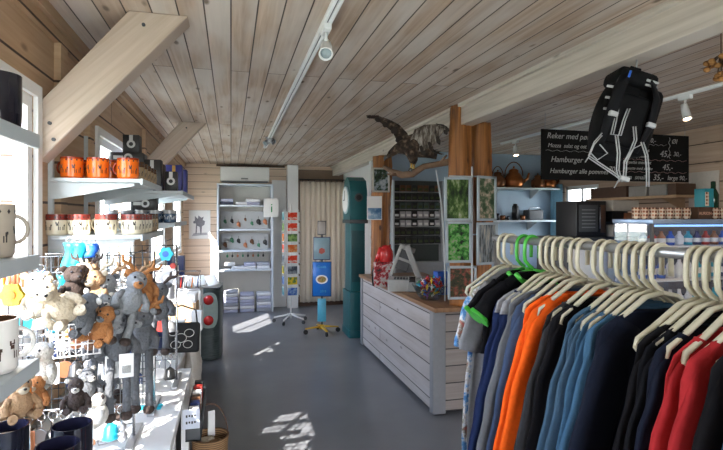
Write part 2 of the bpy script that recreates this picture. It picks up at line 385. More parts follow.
shelf('pale grey wall shelf carrying the boxed goods further back', -.31, 3.46, 4.5, 1.815)
shelf('narrow pale shelf of dark patterned mugs further back', -.36, 3.5, 4.4, 1.605)
for y in (2.55, 3.12):
    tag(MB().box(XL+.001, XL+.02, y-.012, y+.012, 1.2, 2.1).build('shelf_upright', m_shelf), 'slotted metal upright behind the orange mug shelf', 'shelf upright', 'uprights behind the orange mug shelf')
for y in (3.6, 4.35):
    tag(MB().box(XL+.019, XL+.03, y-.012, y+.012, 1.2, 2.05).build('shelf_upright', m_shelf), 'slotted metal upright behind the boxed goods shelf', 'shelf upright', 'uprights behind the boxed goods shelf')
# near unit
mug('mug', 'black glossy mug on the top near shelf, beside the window', 'black', (-.456, 1.155, SZ[0]), 1.9, h=.112, r=.044)
mug('mug', 'black glossy mug on the top near shelf, further left at the frame edge', 'black', (-.50, 1.02, SZ[0]), 2.5, h=.112, r=.044)
mug('mug', 'beige mug with dark moose on the second near shelf, handle towards the window', 'beige', (-.465, 1.16, SZ[1]), .7, h=.108, r=.040)
mug('mug', 'beige mug with dark moose on the second near shelf, cut by the frame edge', 'beige', (-.53, 1.05, SZ[1]), 3.5, h=.108, r=.040)
mug('mug', 'white mug with a brown moose and brown handle on the third near shelf', 'white', (-.45, 1.125, SZ[2]), .3, h=.104, r=.043)
mug('mug', 'white mug with brown handle at the frame edge, third near shelf', 'white', (-.475, 1.015, SZ[2]), .1, h=.104, r=.043)
for lab, px, py in (('right of the two at the back', 72, 424), ('left of the two at the back', 8, 426), ('front one, mostly below the frame', 58, 444)):
    p = P(px, py, Z=1.145); mug('mug', 'large black mug on lowest near shelf, ' + lab, 'black', (p.x, p.y, 1.045), 2.0, r=.045, h=.10)
# orange mugs: x from the pixel, y from the row
nm = 'orange mug on the upper shelf, '
for lab, px, Y in (('leftmost in front', 72, 2.57), ('second from left in front', 98, 2.57), ('rightmost in front', 128, 2.555), ('behind the gap between the two right ones', 110, 2.68),
                   ('second row behind the leftmost', 83, 2.70)):
    p = P(px, 170, Y=Y); mug('mug', nm+lab, 'orange', (p.x, Y, UZ), 2.8, r=.048, h=.098)
for k, (Y, lab) in enumerate(((2.66, 'nearest the camera'), (2.765, 'second from the camera'), (2.87, 'third from the camera'), (2.975, 'fourth from the camera'), (3.08, 'furthest from the camera'))):
    mug('mug', 'tan mug on the upper shelf edge, ' + lab, 'tan', (-.455, Y, UZ), 2.8, r=.042, h=.092)
nm = 'cream mug with maroon rim on the lower shelf, '
for lab, px, Y in (('leftmost', 56, 2.55), ('second from left', 79, 2.55), ('third from left', 106, 2.56), ('rightmost of the front row', 132, 2.56)):
    p = P(px, 225, Y=Y); mug('mug', nm+lab, 'cream', (p.x, Y, LZ), 2.8, r=.047, h=.096)
for k, Y in enumerate((2.68, 2.79, 2.90)):
    mug('mug', 'cream maroon-rimmed mug, '+('first', 'second', 'third')[k]+' behind the rightmost on the lower shelf', 'cream', (-.455, Y, LZ), 2.8, r=.044, h=.094)
for k, Y in enumerate((3.02, 3.13)):
    mug('mug', ('tan mug with dark moose at the back end of the lower shelf', 'tan mug with dark moose, last on the lower shelf')[k], 'tan', (-.455, Y, LZ), 2.8, r=.044, h=.10)
for k in range(9):
    row = k//5; i = k % 5
    mug('mug', f'dark patterned mug on the narrow far shelf, {ORD[i]} from the aisle in the {"front" if row == 0 else "second"} row', 'blue', (-.40-i*.088, 3.57+row*.105, 1.605), 2.8, r=.038, h=.085)
# boxed goods on the far upper shelf
def giftbox(c, sx, sy, sz, lab, colr='black', flat=False):
    m = {'black': plain('black_card', (.03,.028,.028), .45), 'blue': plain('blue_card', (.04,.045,.22), .45), 'brown': plain('brown_card', (.07,.05,.04), .45)}[colr]
    t = T('gift_box', lab, 'box', c)
    MB().rbox(-sx/2, sx/2, -sy/2, sy/2, 0, sz, .002, seg=1).build('carton', m, t)
    w = plain('silver_print', (.62,.62,.60), .4) if colr != 'blue' else plain('gold_print', (.6,.34,.05), .4)
    a = MB(); y = -sy/2-.001
    L = (sx if flat else sz)*.36
    R = Matrix.Translation((-.1*L if flat else 0, y, sz*(.5 if flat else .62))) @ (Matrix.Rotation(-math.pi/2, 4, 'Y') if flat else Matrix())
    a.poly([(-.011, L*.2), (.011, L*.2), (.011, L), (-.011, L)], .0015, R)
    ring = MB(); q = .026
    for k in range(16):
        u0, u1 = k*math.pi/8, (k+1)*math.pi/8
        a.poly([(math.cos(u)*rr, math.sin(u)*rr - q*.6) for u, rr in ((u0, q*.5), (u1, q*.5), (u1, q), (u0, q))], .0015, R)
    a.build('emblem', w, t); return t
ZB = 1.815
giftbox((-.66, 3.58, ZB), .16, .14, .18, 'black gift box standing behind the tan mugs under the flat box', 'brown')
giftbox((-.65, 3.58, ZB+.18), .20, .16, .065, 'black gift box lying flat with a silver emblem', 'black', True)
giftbox((-.63, 3.58, ZB+.245), .10, .10, .12, 'black gift box on top of the flat one, highest on the shelf', 'black')
giftbox((-.50, 3.56, ZB), .11, .10, .205, 'black gift box with silver ring emblem facing the aisle', 'black')
giftbox((-.50, 3.72, ZB), .11, .12, .19, 'dark brown gift box just behind the silver ring box', 'brown')
giftbox((-.385, 3.56, ZB), .075, .08, .13, 'small black gift box at the shelf edge with a silver ring', 'black')
giftbox((-.40, 3.90, ZB), .11, .12, .205, 'blue gift box with a gold emblem near the shelf edge', 'blue')
giftbox((-.38, 4.1, ZB), .10, .12, .19, 'blue gift box without a visible emblem, furthest at the shelf edge', 'blue')
giftbox((-.56, 3.62, 1.69), .16, .10, .085, 'black packet lying on top of the far patterned mugs', 'black', True)

# ================================================================ tables on the left
def table(lab, x0, x1, y0, y1, z, m):
    t = T('display_table', lab, 'table', ((x0+x1)/2, (y0+y1)/2, 0))
    a, b = (x1-x0)/2, (y1-y0)/2
    MB().rbox(-a, a, -b, b, z-.03, z, .004).build('table_top', m, t)
    for sx in (-1, 1):
        for sy in (-1, 1): MB().rbox(sx*(a-.03)-.02, sx*(a-.03)+.02, sy*(b-.03)-.02, sy*(b-.03)+.02, 0, z-.03, .003).build('leg', m_white, t)
    MB().box(-a+.05, a-.05, -b+.02, b-.02, .2, .22).build('lower_shelf', m_white, t)
    return t
TZ = .80
table('white display table under the hanging soft toys', XL+.04, -.215, 1.45, 2.95, TZ, m_white)
table('low white display table beyond the first, piled with goods', XL+.04, -.30, 3.05, 5.6, .76, m_white)

# ---- wire racks
wires = plain('dark_wire', (.13,.14,.15), .3, .7)
def rack(lab, x0, x1, Y, z0, z1):
    t = T('wire_rack', lab, 'display rack', ((x0+x1)/2, Y, z0)); a = (x1-x0)/2; h = z1-z0
    MB().tube([(-a, 0, 0), (-a, 0, h), (a, 0, h), (a, 0, 0)], .006, 8).build('frame', m_chrome, t)
    g = MB()
    for k in range(1, 12): g.tube([(-a, 0, h*k/12), (a, 0, h*k/12)], .0022, 5)
    for k in range(1, 9): x = -a+2*a*k/9; g.tube([(x, 0, .01), (x, 0, h)], .0022, 5)
    g.build('wire_grid', wires, t)
    for k in (3, 7, 10):
        MB().tube([(-a, -.006, h*k/12), (-a, -.10, h*k/12-.005), (a, -.10, h*k/12-.005), (a, -.006, h*k/12)], .003, 6).build('hanging_bar', m_chrome, t)
    for sx in (-1, 1): MB().rbox(sx*a-.015, sx*a+.015, -.12, .12, -.0, .012, .003).build('foot', m_steel, t)
    return t
rack('wire grid rack of keyrings nearest the camera on the white table', -.78, -.36, 2.07, TZ, 1.50)
rack('wire grid rack of keyrings at the far end of the white table', -.76, -.27, 2.72, TZ, 1.50)
rack('wire grid rack of keyrings in the middle of the white table', -.76, -.33, 2.39, TZ, 1.49)

KC = {'cyan': (.02,.42,.58), 'blue': (.02,.12,.55), 'silver': (.5,.5,.52), 'black': (.02,.02,.02), 'red': (.5,.04,.03), 'white': (.8,.8,.8), 'brown': (.16,.07,.03),
      'orange': (.75,.22,.02), 'yellow': (.75,.5,.02), 'navy': (.02,.04,.15), 'green': (.05,.2,.1), 'copper': (.5,.2,.1)}
def kmat(c):
    return plain('keyring_'+c, KC[c], .3, .6 if c in ('silver', 'copper') else 0, scale=60)
def keyring(p, c, kind, lab, grp):
    t = T('keyring', lab, 'keyring', p, random.uniform(-.5, .5), grp); t.scale = (1.35,)*3
    r = MB(); R = Matrix.Translation((0, 0, -.018))
    r.tube([(.012*math.cos(u), 0, -.012+.012*math.sin(u)) for u in [k*math.pi/5 for k in range(11)]], .0014, 5)
    r.tube([(0, 0, -.024), (.001, .002, -.034), (0, 0, -.045)], .002, 5); r.build('ring', m_chrome, t)
    m = MB()
    if kind == 'disc': m.cyl((0, -.003, -.065), (0, .003, -.065), .021, seg=16)
    elif kind == 'tag': m.rbox(-.018, .018, -.002, .002, -.10, -.045, .002, seg=1)
    elif kind == 'bell': m.lathe([(.004, -.045), (.016, -.055), (.02, -.08), (.023, -.085), (.0, -.083)], seg=12)
    elif kind == 'pair':
        m.ball((0, 0, -.058), (.011, .009, .013), 8); m.ball((0, 0, -.082), (.014, .011, .017), 8)
    else:  # little animal
        m.ball((0, 0, -.07), (.020, .011, .012), 8); m.ball((-.020, 0, -.056), (.009, .008, .008), 8)
        for x in (-.014, -.006, .008, .015): m.tube([(x, 0, -.075), (x, 0, -.098)], .0028, 5)
        m.tube([(-.02, 0, -.05), (-.028, 0, -.036), (-.034, 0, -.03)], .002, 4); m.tube([(-.02, 0, -.05), (-.012, 0, -.037), (-.006, 0, -.03)], .002, 4)
    m.build('charm', kmat(c), t)
    return t
KN = {'disc': 'round medallion', 'tag': 'flat tag', 'bell': 'small bell', 'pair': 'beaded figure', 'animal': 'little animal charm'}
rows = [  # rack, x0, x1, y, z, n
    ('near rack upper bar', -.75, -.38, 1.96, 1.375, 11, ['silver', 'black', 'cyan', 'silver', 'cyan', 'silver', 'black', 'cyan', 'blue', 'silver', 'black']),
    ('near rack middle bar', -.75, -.38, 1.96, 1.20, 11, ['orange', 'silver', 'red', 'white', 'silver', 'copper', 'black', 'silver', 'white', 'silver', 'brown']),
    ('near rack lowest bar', -.75, -.38, 1.96, .97, 11, ['white', 'silver', 'copper', 'silver', 'black', 'white', 'silver', 'brown', 'silver', 'cyan', 'silver']),
    ('middle rack upper bar', -.74, -.35, 2.285, 1.37, 12, ['silver', 'navy', 'silver', 'black', 'silver', 'copper', 'silver', 'black', 'blue', 'silver', 'silver', 'black']),
    ('middle rack middle bar', -.74, -.35, 2.285, 1.20, 10, ['silver', 'navy', 'silver', 'black', 'silver', 'copper', 'silver', 'black', 'blue', 'silver']),
    ('far rack upper bar', -.73, -.29, 2.61, 1.375, 12, ['silver', 'black', 'silver', 'red', 'silver', 'navy', 'silver', 'copper', 'black', 'silver', 'red', 'silver']),
    ('far rack middle bar', -.73, -.29, 2.61, 1.20, 12, ['copper', 'silver', 'black', 'silver', 'green', 'silver', 'navy', 'silver', 'silver', 'black', 'red', 'silver']),
    ('far rack lowest bar', -.73, -.29, 2.61, .97, 10, ['blue', 'silver', 'black', 'silver', 'white', 'silver', 'navy', 'silver', 'silver', 'black'])]
kinds = ['animal', 'disc', 'pair', 'tag', 'bell']
for ri, (nm, x0, x1, y, z, n, cs) in enumerate(rows):
    for i in range(n):
        k = kinds[(i*3+ri) % 5]; x = x0+(x1-x0)*i/(n-1)
        keyring((x, y, z), cs[i], k, f'{cs[i]} {KN[k]} keyring, {ORD[i]} from wall, {nm}', 'keyrings on the wire racks')
# second hangs in front, long cyan ribbons and round pieces
def ribbon(px, py, d, w, h, c, lab):
    p = P(px, py, d=d); z = EYE-(py-HY)*d/F
    t = T('cord_strap', lab, 'strap', (p.x, p.y, z), .2)
    MB().tube([(.011*math.cos(u), 0, .011*math.sin(u)) for u in [k*math.pi/5 for k in range(11)]], .0015, 5).build('ring', m_chrome, t)
    m = MB(); m.loft([[Vector((x*w/2+.008*math.sin(q*.9), yy, -.01-h*q/6)) for x, yy in ((-1, -.002), (1, -.002), (1, .002), (-1, .002))] for q in range(7)]); m.build('ribbon', kmat(c), t)
ribbon(70, 240, 1.83, .045, .10, 'cyan', 'wide cyan strap hanging highest on the near rack, left one')
ribbon(78, 240, 1.84, .04, .09, 'cyan', 'wide cyan strap hanging beside the first, with white print')
ribbon(92, 241, 1.83, .035, .05, 'blue', 'short bright blue strap near the top of the near rack')
ribbon(60, 272, 1.62, .022, .09, 'cyan', 'narrow cyan strap hanging in front of the dark soft toy')
ribbon(41, 268, 1.66, .022, .04, 'blue', 'short blue strap left of the dark soft toy')
def rosette(px, py, d, r, c, lab, c2=None):
    p = P(px, py, d=d); z = EYE-(py-HY)*d/F; t = T('hanging_ornament', lab, 'ornament', (p.x, p.y, z), -.2)
    m = MB(); pts = [(r*(1+.12*math.cos(k*math.pi/2))*math.cos(k*math.pi/12), r*(1+.12*math.cos(k*math.pi/2))*math.sin(k*math.pi/12)) for k in range(24)]
    m.poly(pts, .012).build('disc', kmat(c), t)
    MB().cyl((0, -.009, 0), (0, -.004, 0), r*.45, seg=16).build('centre', kmat(c2 or c), t)
    MB().tube([(0, 0, r), (0, .003, r+.04)], .0015, 5).build('cord', m_steel, t)
rosette(12, 295, 1.36, .030, 'yellow', 'round yellow felt ornament behind the white mug', 'orange')
rosette(166, 254, 2.35, .032, 'cyan', 'bright blue flower shaped ornament on the far rack', 'blue')
rosette(167, 278, 2.4, .037, 'silver', 'pale round woven ornament below the bright blue one', 'white')
rosette(173, 266, 2.4, .014, 'red', 'small red round ornament beside the blue flower')
def stripes(px, py, d, c, w, h, lab):
    p = P(px, py, d=d); z = EYE-(py-HY)*d/F; m = MB()
    for k in range(5): m.tube([(w*(k-2)/4, 0, 0), (w*(k-2)/4+.003, -.004, -h*.5), (w*(k-2)/4*1.3, 0, -h)], [.004, .006, .004], 6)
    m.rbox(-w/2-.006, w/2+.006, -.006, .006, -.004, .01, .002)
    tag(m.build('tassel', kmat(c), loc=(p.x, p.y, z)), lab, 'tassel')
stripes(5, 376, 1.22, 'orange', .035, .05, 'orange tassel hanging under the third near shelf, left one')
stripes(20, 374, 1.24, 'orange', .035, .06, 'orange tassel hanging under the third near shelf, right one')
stripes(4, 262, 1.5, 'orange', .05, .07, 'orange tassel behind the yellow ornament at the frame edge')
stripes(18, 264, 1.5, 'copper', .04, .07, 'copper coloured tassel behind the yellow ornament, right one')

# ---- soft toys
def fur(name, c, var=.25): return plain(name, c, .95, var=var, scale=120, bump=.6)
f_grey = fur('grey_plush', (.10,.105,.115)); f_brown = fur('dark_brown_plush', (.045,.03,.025)); f_cream = fur('cream_plush', (.50,.42,.31))
f_rust = fur('rust_plush', (.36,.15,.05)); f_tan = fur('tan_plush', (.36,.22,.12)); f_white = fur('white_plush', (.58,.55,.50)); f_lgrey = fur('light_grey_plush', (.24,.25,.26))
def toy(px, py, d, s, fb, fm, lab, legs=None, antlers=None, rz=0, tilt=0, label_card=False, nose=True):
    """sitting or hanging soft animal, s = body height"""
    p = P(px, py, d=d); z = EYE-(py-HY)*d/F
    t = T('soft_toy', lab, 'soft toy', (p.x, p.y, z), rz); t.rotation_euler.y = tilt
    b = MB(); b.ball((0, 0, 0), (s*.34, s*.30, s*.42), 14); b.ball((0, 0, .22*s), (s*.24, s*.22, s*.26), 12)
    for sx in (-1, 1): b.tube([(sx*.26*s, -.05*s, .2*s), (sx*.42*s, -.16*s, .0), (sx*.40*s, -.26*s, -.2*s)], [.11*s, .10*s, .12*s], 10)
    b.build('body', fb, t)
    h = MB(); h.ball((0, -.05*s, .56*s), (s*.28, s*.27, s*.27), 14); h.ball((0, -.27*s, .49*s), (s*.17, s*.2, s*.15), 12); hh = h.build('head', fb, t)
    MB().ball((0, -.33*s, .48*s), (s*.15, s*.17, s*.125), 10).build('muzzle', fm, hh)
    if nose: MB().ball((0, -.49*s, .53*s), (s*.05, s*.035, s*.035), 8).build('nose', m_black, hh)
    for sx in (-1, 1):
        MB().ball((sx*.26*s, -.02*s, .74*s), (s*.12, s*.05, s*.10), 8).build('ear', fm, hh)
        MB().ball((sx*.13*s, -.27*s, .66*s), s*.035, 8).build('eye', m_blackc, hh)
    for sx in (-1, 1):
        if legs:
            MB().tube([(sx*.16*s, -.05*s, -.3*s), (sx*.2*s, -.1*s, -.3*s-legs*.5), (sx*.19*s, -.08*s, -.3*s-legs)], [.115*s, .10*s, .11*s], 10).build('leg', fb, t)
            MB().ball((sx*.19*s, -.12*s, -.3*s-legs), (.155*s, .18*s, .13*s), 10).build('foot', f_brown if fb is not f_brown else f_tan, t)
        else:
            MB().tube([(sx*.18*s, -.1*s, -.26*s), (sx*.28*s, -.38*s, -.32*s), (sx*.3*s, -.5*s, -.22*s)], [.13*s, .11*s, .13*s], 10).build('leg', fb, t)
        if antlers:
            MB().tube([(sx*.12*s, 0, .78*s), (sx*.28*s, 0, .96*s), (sx*.5*s, 0, 1.02*s), (sx*.56*s, 0, 1.18*s)], [.05*s, .06*s, .05*s, .03*s], 8).tube([(sx*.32*s, 0, .97*s), (sx*.34*s, 0, 1.16*s)], [.05*s, .03*s], 8).build('antler', antlers, t)
    if label_card:
        c = MB(); c.rbox(.02*s, .02*s+.045, -.36*s-.004, -.36*s-.0025, -.1, -.02, .001, seg=1); o = c.build('price_tag', m_paper, t); o['label'] = 'white price tag'
        q = MB()
        for k in range(9): q.box(.02*s+.010+k*.003, .02*s+.0115+k*.003, -.36*s-.0048, -.36*s-.0041, -.085, -.06)
        q.build('barcode', m_black, o)
        MB().tube([(.02*s+.022, -.36*s-.003, -.02), (.03, -.2*s, .02)], .0008, 4).build('string', m_black, o)
    return t
toy(118, 345, 1.72, .135, f_grey, f_lgrey, 'grey long-legged moose toy with a white price tag, hanging lowest in front', legs=.20, antlers=f_rust, rz=.2, label_card=True)
toy(144, 338, 1.88, .135, f_grey, f_lgrey, 'grey long-legged moose toy with rust antlers, right of the tagged one', legs=.22, antlers=f_rust, rz=-.3)
toy(160, 308, 2.1, .13, f_grey, f_grey, 'grey long-legged moose toy furthest right above the white table', legs=.14, antlers=f_brown, rz=-.1)
toy(100, 348, 1.72, .12, f_grey, f_lgrey, 'grey long-legged toy left of the tagged moose, price card above it', legs=.1, antlers=None, rz=.5, label_card=True)
toy(135, 296, 1.86, .11, f_rust, f_tan, 'rust brown moose toy hanging above the grey long-legged ones', antlers=f_tan, rz=.3, legs=.06)
toy(108, 300, 1.72, .11, f_lgrey, f_grey, 'light grey elk toy with tan antlers left of the rust brown one', antlers=f_tan, rz=-.2, legs=.08)
toy(97, 297, 1.68, .11, f_tan, f_cream, 'tan moose toy hanging near the top of the near rack', antlers=f_cream, rz=-.4)
toy(103, 318, 1.66, .10, f_lgrey, f_white, 'light grey toy dog between tan and grey toys', rz=.4)
toy(84, 318, 1.6, .11, f_grey, f_white, 'grey toy with white muzzle in the middle of the pile', rz=-.6, tilt=.5)
toy(73, 293, 1.64, .11, f_brown, f_brown, 'dark brown bear toy at the top of the pile', rz=.6)
toy(87, 288, 1.70, .10, f_brown, f_tan, 'dark brown moose toy right of the dark bear', rz=-.3, antlers=f_brown)
toy(62, 308, 1.52, .12, f_cream, f_cream, 'cream bear toy lying below the dark brown bear', rz=.3, tilt=-.7)
toy(36, 302, 1.52, .11, f_white, f_cream, 'white bear toy right of the yellow ornament', rz=.5)
toy(47, 305, 1.56, .09, f_cream, f_white, 'small cream lamb toy beside the white bear', rz=.1)
toy(130, 300, 1.70, .12, f_lgrey, f_rust, 'light grey moose toy with rust muzzle in the middle of the hanging cluster', antlers=f_rust, rz=.4, tilt=.3, legs=.10)
toy(150, 292, 1.92, .10, f_rust, f_brown, 'rust brown moose toy with dark muzzle near the blue ornament', antlers=f_rust, rz=-.5, tilt=-.3, legs=.05)
toy(101, 330, 1.62, .10, f_rust, f_grey, 'small rust brown toy with grey face left of the tagged moose', rz=-.3, tilt=.4)
toy(140, 305, 1.95, .10, f_rust, f_cream, 'rust brown fox toy behind the grey long legs', rz=.7)
toy(44, 372, 1.36, .10, f_white, f_lgrey, 'white and grey husky toy above the black mugs', rz=-.5)
toy(20, 404, 1.22, .085, f_tan, f_cream, 'tan teddy toy behind the left black mug', rz=.6)
toy(38, 398, 1.30, .07, f_rust, f_cream, 'rust brown teddy toy with cream muzzle beside the tan one', rz=-.2)
toy(100, 414, 1.66, .085, f_white, f_brown, 'white sheep toy standing on the table by the black mug', rz=-.9)
toy(76, 400, 1.5, .08, f_brown, f_white, 'small dark brown and white toy behind the black mugs', rz=.2)
toy(86, 390, 1.66, .09, f_grey, f_white, 'small grey toy deep in the pile above the white sheep', rz=.8)
toy(118, 408, 1.95, .09, f_brown, f_grey, 'small dark toy sitting on the table behind the long legs', rz=-.3)
toy(104, 378, 1.9, .10, f_grey, f_grey, 'small dark grey toy behind the price cards', rz=.3)
# white wire basket of small goods in the middle of the rack
t = T('wire_basket', 'small white wire basket of trinkets hanging below the cream bears', 'basket', P(76, 352, d=1.62), .25)
g = MB()
for z in (0, .035, .07, .10):
    s_ = .07+.1*z; g.tube([(-s_, -.05, z), (s_, -.05, z), (s_, .05, z), (-s_, .05, z), (-s_, -.05, z)], .0025, 5)
for k in range(9): x = -.065+k*.01625; g.tube([(x, -.05, 0), (x*1.12, -.05, .10)], .0018, 5); g.tube([(x, .05, 0), (x*1.12, .05, .10)], .0018, 5)
g.build('wire_cage', m_white, t)
for k, (x, z, c, lb) in enumerate(((-.045, .02, 'white', 'white'), (.0, .025, 'copper', 'copper'), (.045, .02, 'brown', 'brown'), (-.02, .06, 'orange', 'orange'), (.03, .06, 'silver', 'silver'))):
    o = dup_p = P(76, 352, d=1.62); m = MB(); m.ball((0, 0, 0), (.018, .016, .016), 10); m.tube([(0, 0, .012), (0, .002, .026)], .003, 6)
    tag(m.build('trinket', kmat(c), loc=Vector(o)+Vector((x*CS, -x*.25, z))), f'{lb} bauble lying in the white wire basket', 'trinket')
# goods on the white table top
for k, (px, py, w_, h_, c) in enumerate(((150, 408, .10, .06, 'cyan'), (128, 432, .09, .05, 'white'), (140, 395, .07, .05, 'white'), (112, 440, .10, .05, 'silver'))):
    p = P(px, py, Z=TZ); tag(MB().rbox(-w_/2, w_/2, -h_/2, h_/2, 0, .006, .002, seg=1).build('card_packet', kmat(c), loc=p, rotz=random.uniform(-.6, .6)), ['bright blue card packet on the white table near its edge', 'white card lying on the white table under the long legs', 'small white card packet behind the long legs', 'silver packet nearest the camera on the table'][k], 'packet')

# ================================================================ goods on the far low table, sheepskin, basket
t = T('shoulder_bag', 'black shoulder bag with white line drawing', 'bag', P(181, 364, d=3.2), -.1); p = t.location; t.location.z = .775
M = Matrix.Rotation(-.28, 4, 'X')
MB().rbox(-.11, .11, -.03, .03, .0, .19, .02, M).build('pouch', plain('black_canvas', (.015,.016,.018), .8), t)
g = MB()
for cx, cz, r in ((-.05, .13, .03), (0, .09, .035), (.05, .12, .03), (-.03, .05, .03), (.045, .05, .028)):
    g.tube([M@Vector((cx+r*math.cos(u), -.0325, cz+r*.8*math.sin(u))) for u in [k*math.pi/7 for k in range(15)]], .0022, 5)
g.build('line_drawing', m_paper, t)
MB().tube([(-.1, 0, .19), (-.09, .01, .27), (0, .02, .30), (.09, .01, .27), (.1, 0, .19)], .006, 6).build('strap', m_black, t)
p = P(187, 345, d=3.35); tag(MB().rbox(-.045, .045, -.001, .001, 0, .13, .0008, Matrix.Rotation(.2, 4, 'Y'), 1).build('greeting_card', m_paper, loc=(p.x, p.y, .762)), 'white card standing beside the black bag with the drawing', 'card')
# boxes on the far table
t = T('tissue_box', 'white display box with brown base among the far table goods', 'box', (*P(184, 300, d=4.2).xy, .761), -.1)
MB().rbox(-.11, .11, -.08, .08, 0, .17, .005).build('stand', m_wood_plain, t); MB().rbox(-.105, .105, -.075, .075, .17, .24, .005).build('top_box', m_white, t)
bk = [('book', 'navy book on top of a small pile', (-.0, .0), 'navy'), ]
for k in range(6):
    c = ['black', 'navy', 'white', 'black', 'brown', 'white'][k]; p = P(173, 315, d=3.75)
    o = MB(); o.rbox(-.085, .085, -.055, .055, 0, .017, .002, seg=1); o.mi = 1; o.rbox(-.083, .087, -.053, .057, .003, .014, .001, seg=1)
    tag(o.build('book', [kmat(c), m_paper], loc=(p.x, p.y, .761+.0175*k), rotz=(-.2, .1, .25, -.1, .15, 0)[k]), f'{c} notebook in the small pile on the far table, {ORD[k]} from the bottom', 'book', 'notebooks in a pile')
t = T('pen_holder', 'clear silver framed holder of pens and cards behind the racks', 'holder', (*P(189, 285, d=4.4).xy, 1.0), -.1)
MB().rbox(-.10, .10, -.06, .06, 0, .02, .003).build('base', m_steel, t)
g = MB()
for x, y in ((-.09, -.05), (.09, -.05), (-.09, .05), (.09, .05)): g.tube([(x, y, .02), (x, y, .13)], .004, 6)
g.tube([(-.09, -.05, .13), (.09, -.05, .13), (.09, .05, .16), (-.09, .05, .16), (-.09, -.05, .13)], .006, 6); g.build('frame', m_chrome, t)
MB().box(-.085, .085, -.045, .045, .12, .124).build('lid', m_white, t)
for k in range(7): MB().tube([(-.07+.023*k, .0, .02), (-.066+.024*k, .01, .11)], .005, 6).build('pen', kmat(['red', 'white', 'brown', 'silver', 'orange', 'white', 'navy'][k]), t)
tag(MB().rbox(-.11, .11, -.07, .07, 0, .237, .004).build('plinth_box', m_white, loc=(*P(189, 285, d=4.4).xy, .762), rotz=-.1), 'white plinth box under the clear pen holder', 'box')
for k, (px, d, w_, h_, c, lb) in enumerate(((160, 3.35, .14, .16, 'navy', 'navy patterned box behind the grey moose legs'), (150, 3.6, .14, .24, 'silver', 'silver grey packet behind the far keyring rack'), (166, 4.4, .2, .45, 'white', 'white tall carton at the wall behind the far rack'),
                         (197, 3.9, .08, .15, 'white', 'white leaflet holder at the table edge'), (176, 4.9, .16, .5, 'navy', 'navy hanging textile pack under the far shelves'))):
    p = P(px, 300, d=d); tag(MB().rbox(-w_/2, w_/2, -.04, .04, 0, h_, .004).build('goods_box', kmat(c), loc=(p.x, p.y, .762), rotz=(-.1)), lb, 'box')
# sheepskin hanging over the table side
m = MB(); rings = []
for i in range(22):
    v = i/21; ring = []
    for j in range(28):
        u = j*2*math.pi/28; nz = noise.noise(Vector((math.cos(u)*2, math.sin(u)*2, v*7)))*.22+noise.noise(Vector((math.cos(u)*7, math.sin(u)*7, v*25)))*.12
        w = .055*(math.sin(math.pi*min(1, v*1.02+.03))**.35)*(1+nz)
        ring.append(Vector((w*math.cos(u), w*3.6*math.sin(u), .80-.62*v)))
    rings.append(ring)
m.loft(rings); o = m.build('sheepskin', fur('sheepskin_wool', (.62,.58,.52)), loc=(-.262, 3.75, 0)); tag(o, 'shaggy pale sheepskin hanging over the side of the far low table', 'sheepskin')
# second small basket / crate strip between table and aisle
p = P(203, 432, Z=.42)
t = T('wicker_basket', 'brown wicker basket with handle on the floor at the aisle edge', 'basket', (-.115, 2.98, 0), 0); t.scale = (.6, .6, 1)
m = MB(); m.lathe([(0, .0), (.13, .0), (.145, .1), (.155, .2), (.165, .36), (.175, .40), (.16, .40), (.15, .36), (.13, .05), (0, .045)], seg=28)
mw, nt, b = newmat('wicker'); tc = N(nt, 'ShaderNodeTexCoord'); wv = N(nt, 'ShaderNodeTexWave'); wv.bands_direction = 'Z'; wv.inputs['Scale'].default_value = 26; wv.inputs['Distortion'].default_value = 2
nt.links.new(tc.outputs['Object'], wv.inputs[0]); nt.links.new(ramp(nt, wv.outputs[0], [(0, (.10,.05,.02)), (1, (.40,.24,.11))]), b.inputs['Base Color']); b.inputs['Roughness'].default_value = .8
m.build('woven_body', mw, t)
MB().tube([(.165*math.cos(u), 0, .38+.2*math.sin(u)) for u in [k*math.pi/12 for k in range(13)]], .006, 6).build('handle', m_dwood, t)
for k, (x, y, c, lb, s) in enumerate(((-.05, .04, f_cream, 'cream', .07), (.05, -.03, f_tan, 'tan', .06), (-.04, -.06, f_rust, 'rust brown', .05))):
    m = MB(); s *= .62; m.ball((0, 0, s*.5), (s, s*.8, s*.5), 12); m.ball((s*.7, -s*.3, s*.75), s*.45, 10)
    tag(m.build('rolled_skin', c, loc=(-.115+x*.5, 2.98+y*.5, .34)), f'{lb} rolled skin lying in the wicker basket', 'skin roll')
tag(MB().rbox(-.02, .02, -.005, .005, 0, .15, .003).build('booklet', m_paper, loc=(-.11, 3.03, .37), rotz=.3), 'white booklet standing in the wicker basket', 'booklet')
# goods in a narrow tray below the table edge
t = T('hanging_tray', 'narrow dark tray hung along the white table edge', 'tray', (-.17, 2.7, .70))
MB().rbox(-.035, .035, -.25, .25, -.1, -.09, .002).rbox(-.035, -.028, -.25, .25, -.1, .0, .002).rbox(.028, .035, -.25, .25, -.1, -.02, .002).rbox(-.035, .035, -.25, -.243, -.1, -.01, .002).rbox(-.035, .035, .243, .25, -.1, -.01, .002).build('body', m_dgrey, t)
for k in range(6):
    c = ['white', 'navy', 'brown', 'white', 'red', 'black'][k]
    tag(MB().rbox(-.022, .022, -.02, .02, 0, .13, .003).build('small_packet', kmat(c), loc=(-.17, 2.50+.078*k, .612)), f'{c} small packet in the tray at the table edge, {ORD[k]} from the camera', 'packet', 'packets in the edge tray')
t = T('price_sign', 'white price sign with small dark print hanging off the table edge', 'sign', (-.150, 2.55, .585)); 
MB().rbox(-.052, .052, -.004, .004, -.06, .06, .004).build('card', plain('pale_blue_card', (.6,.65,.75), .5), t)
g = MB()
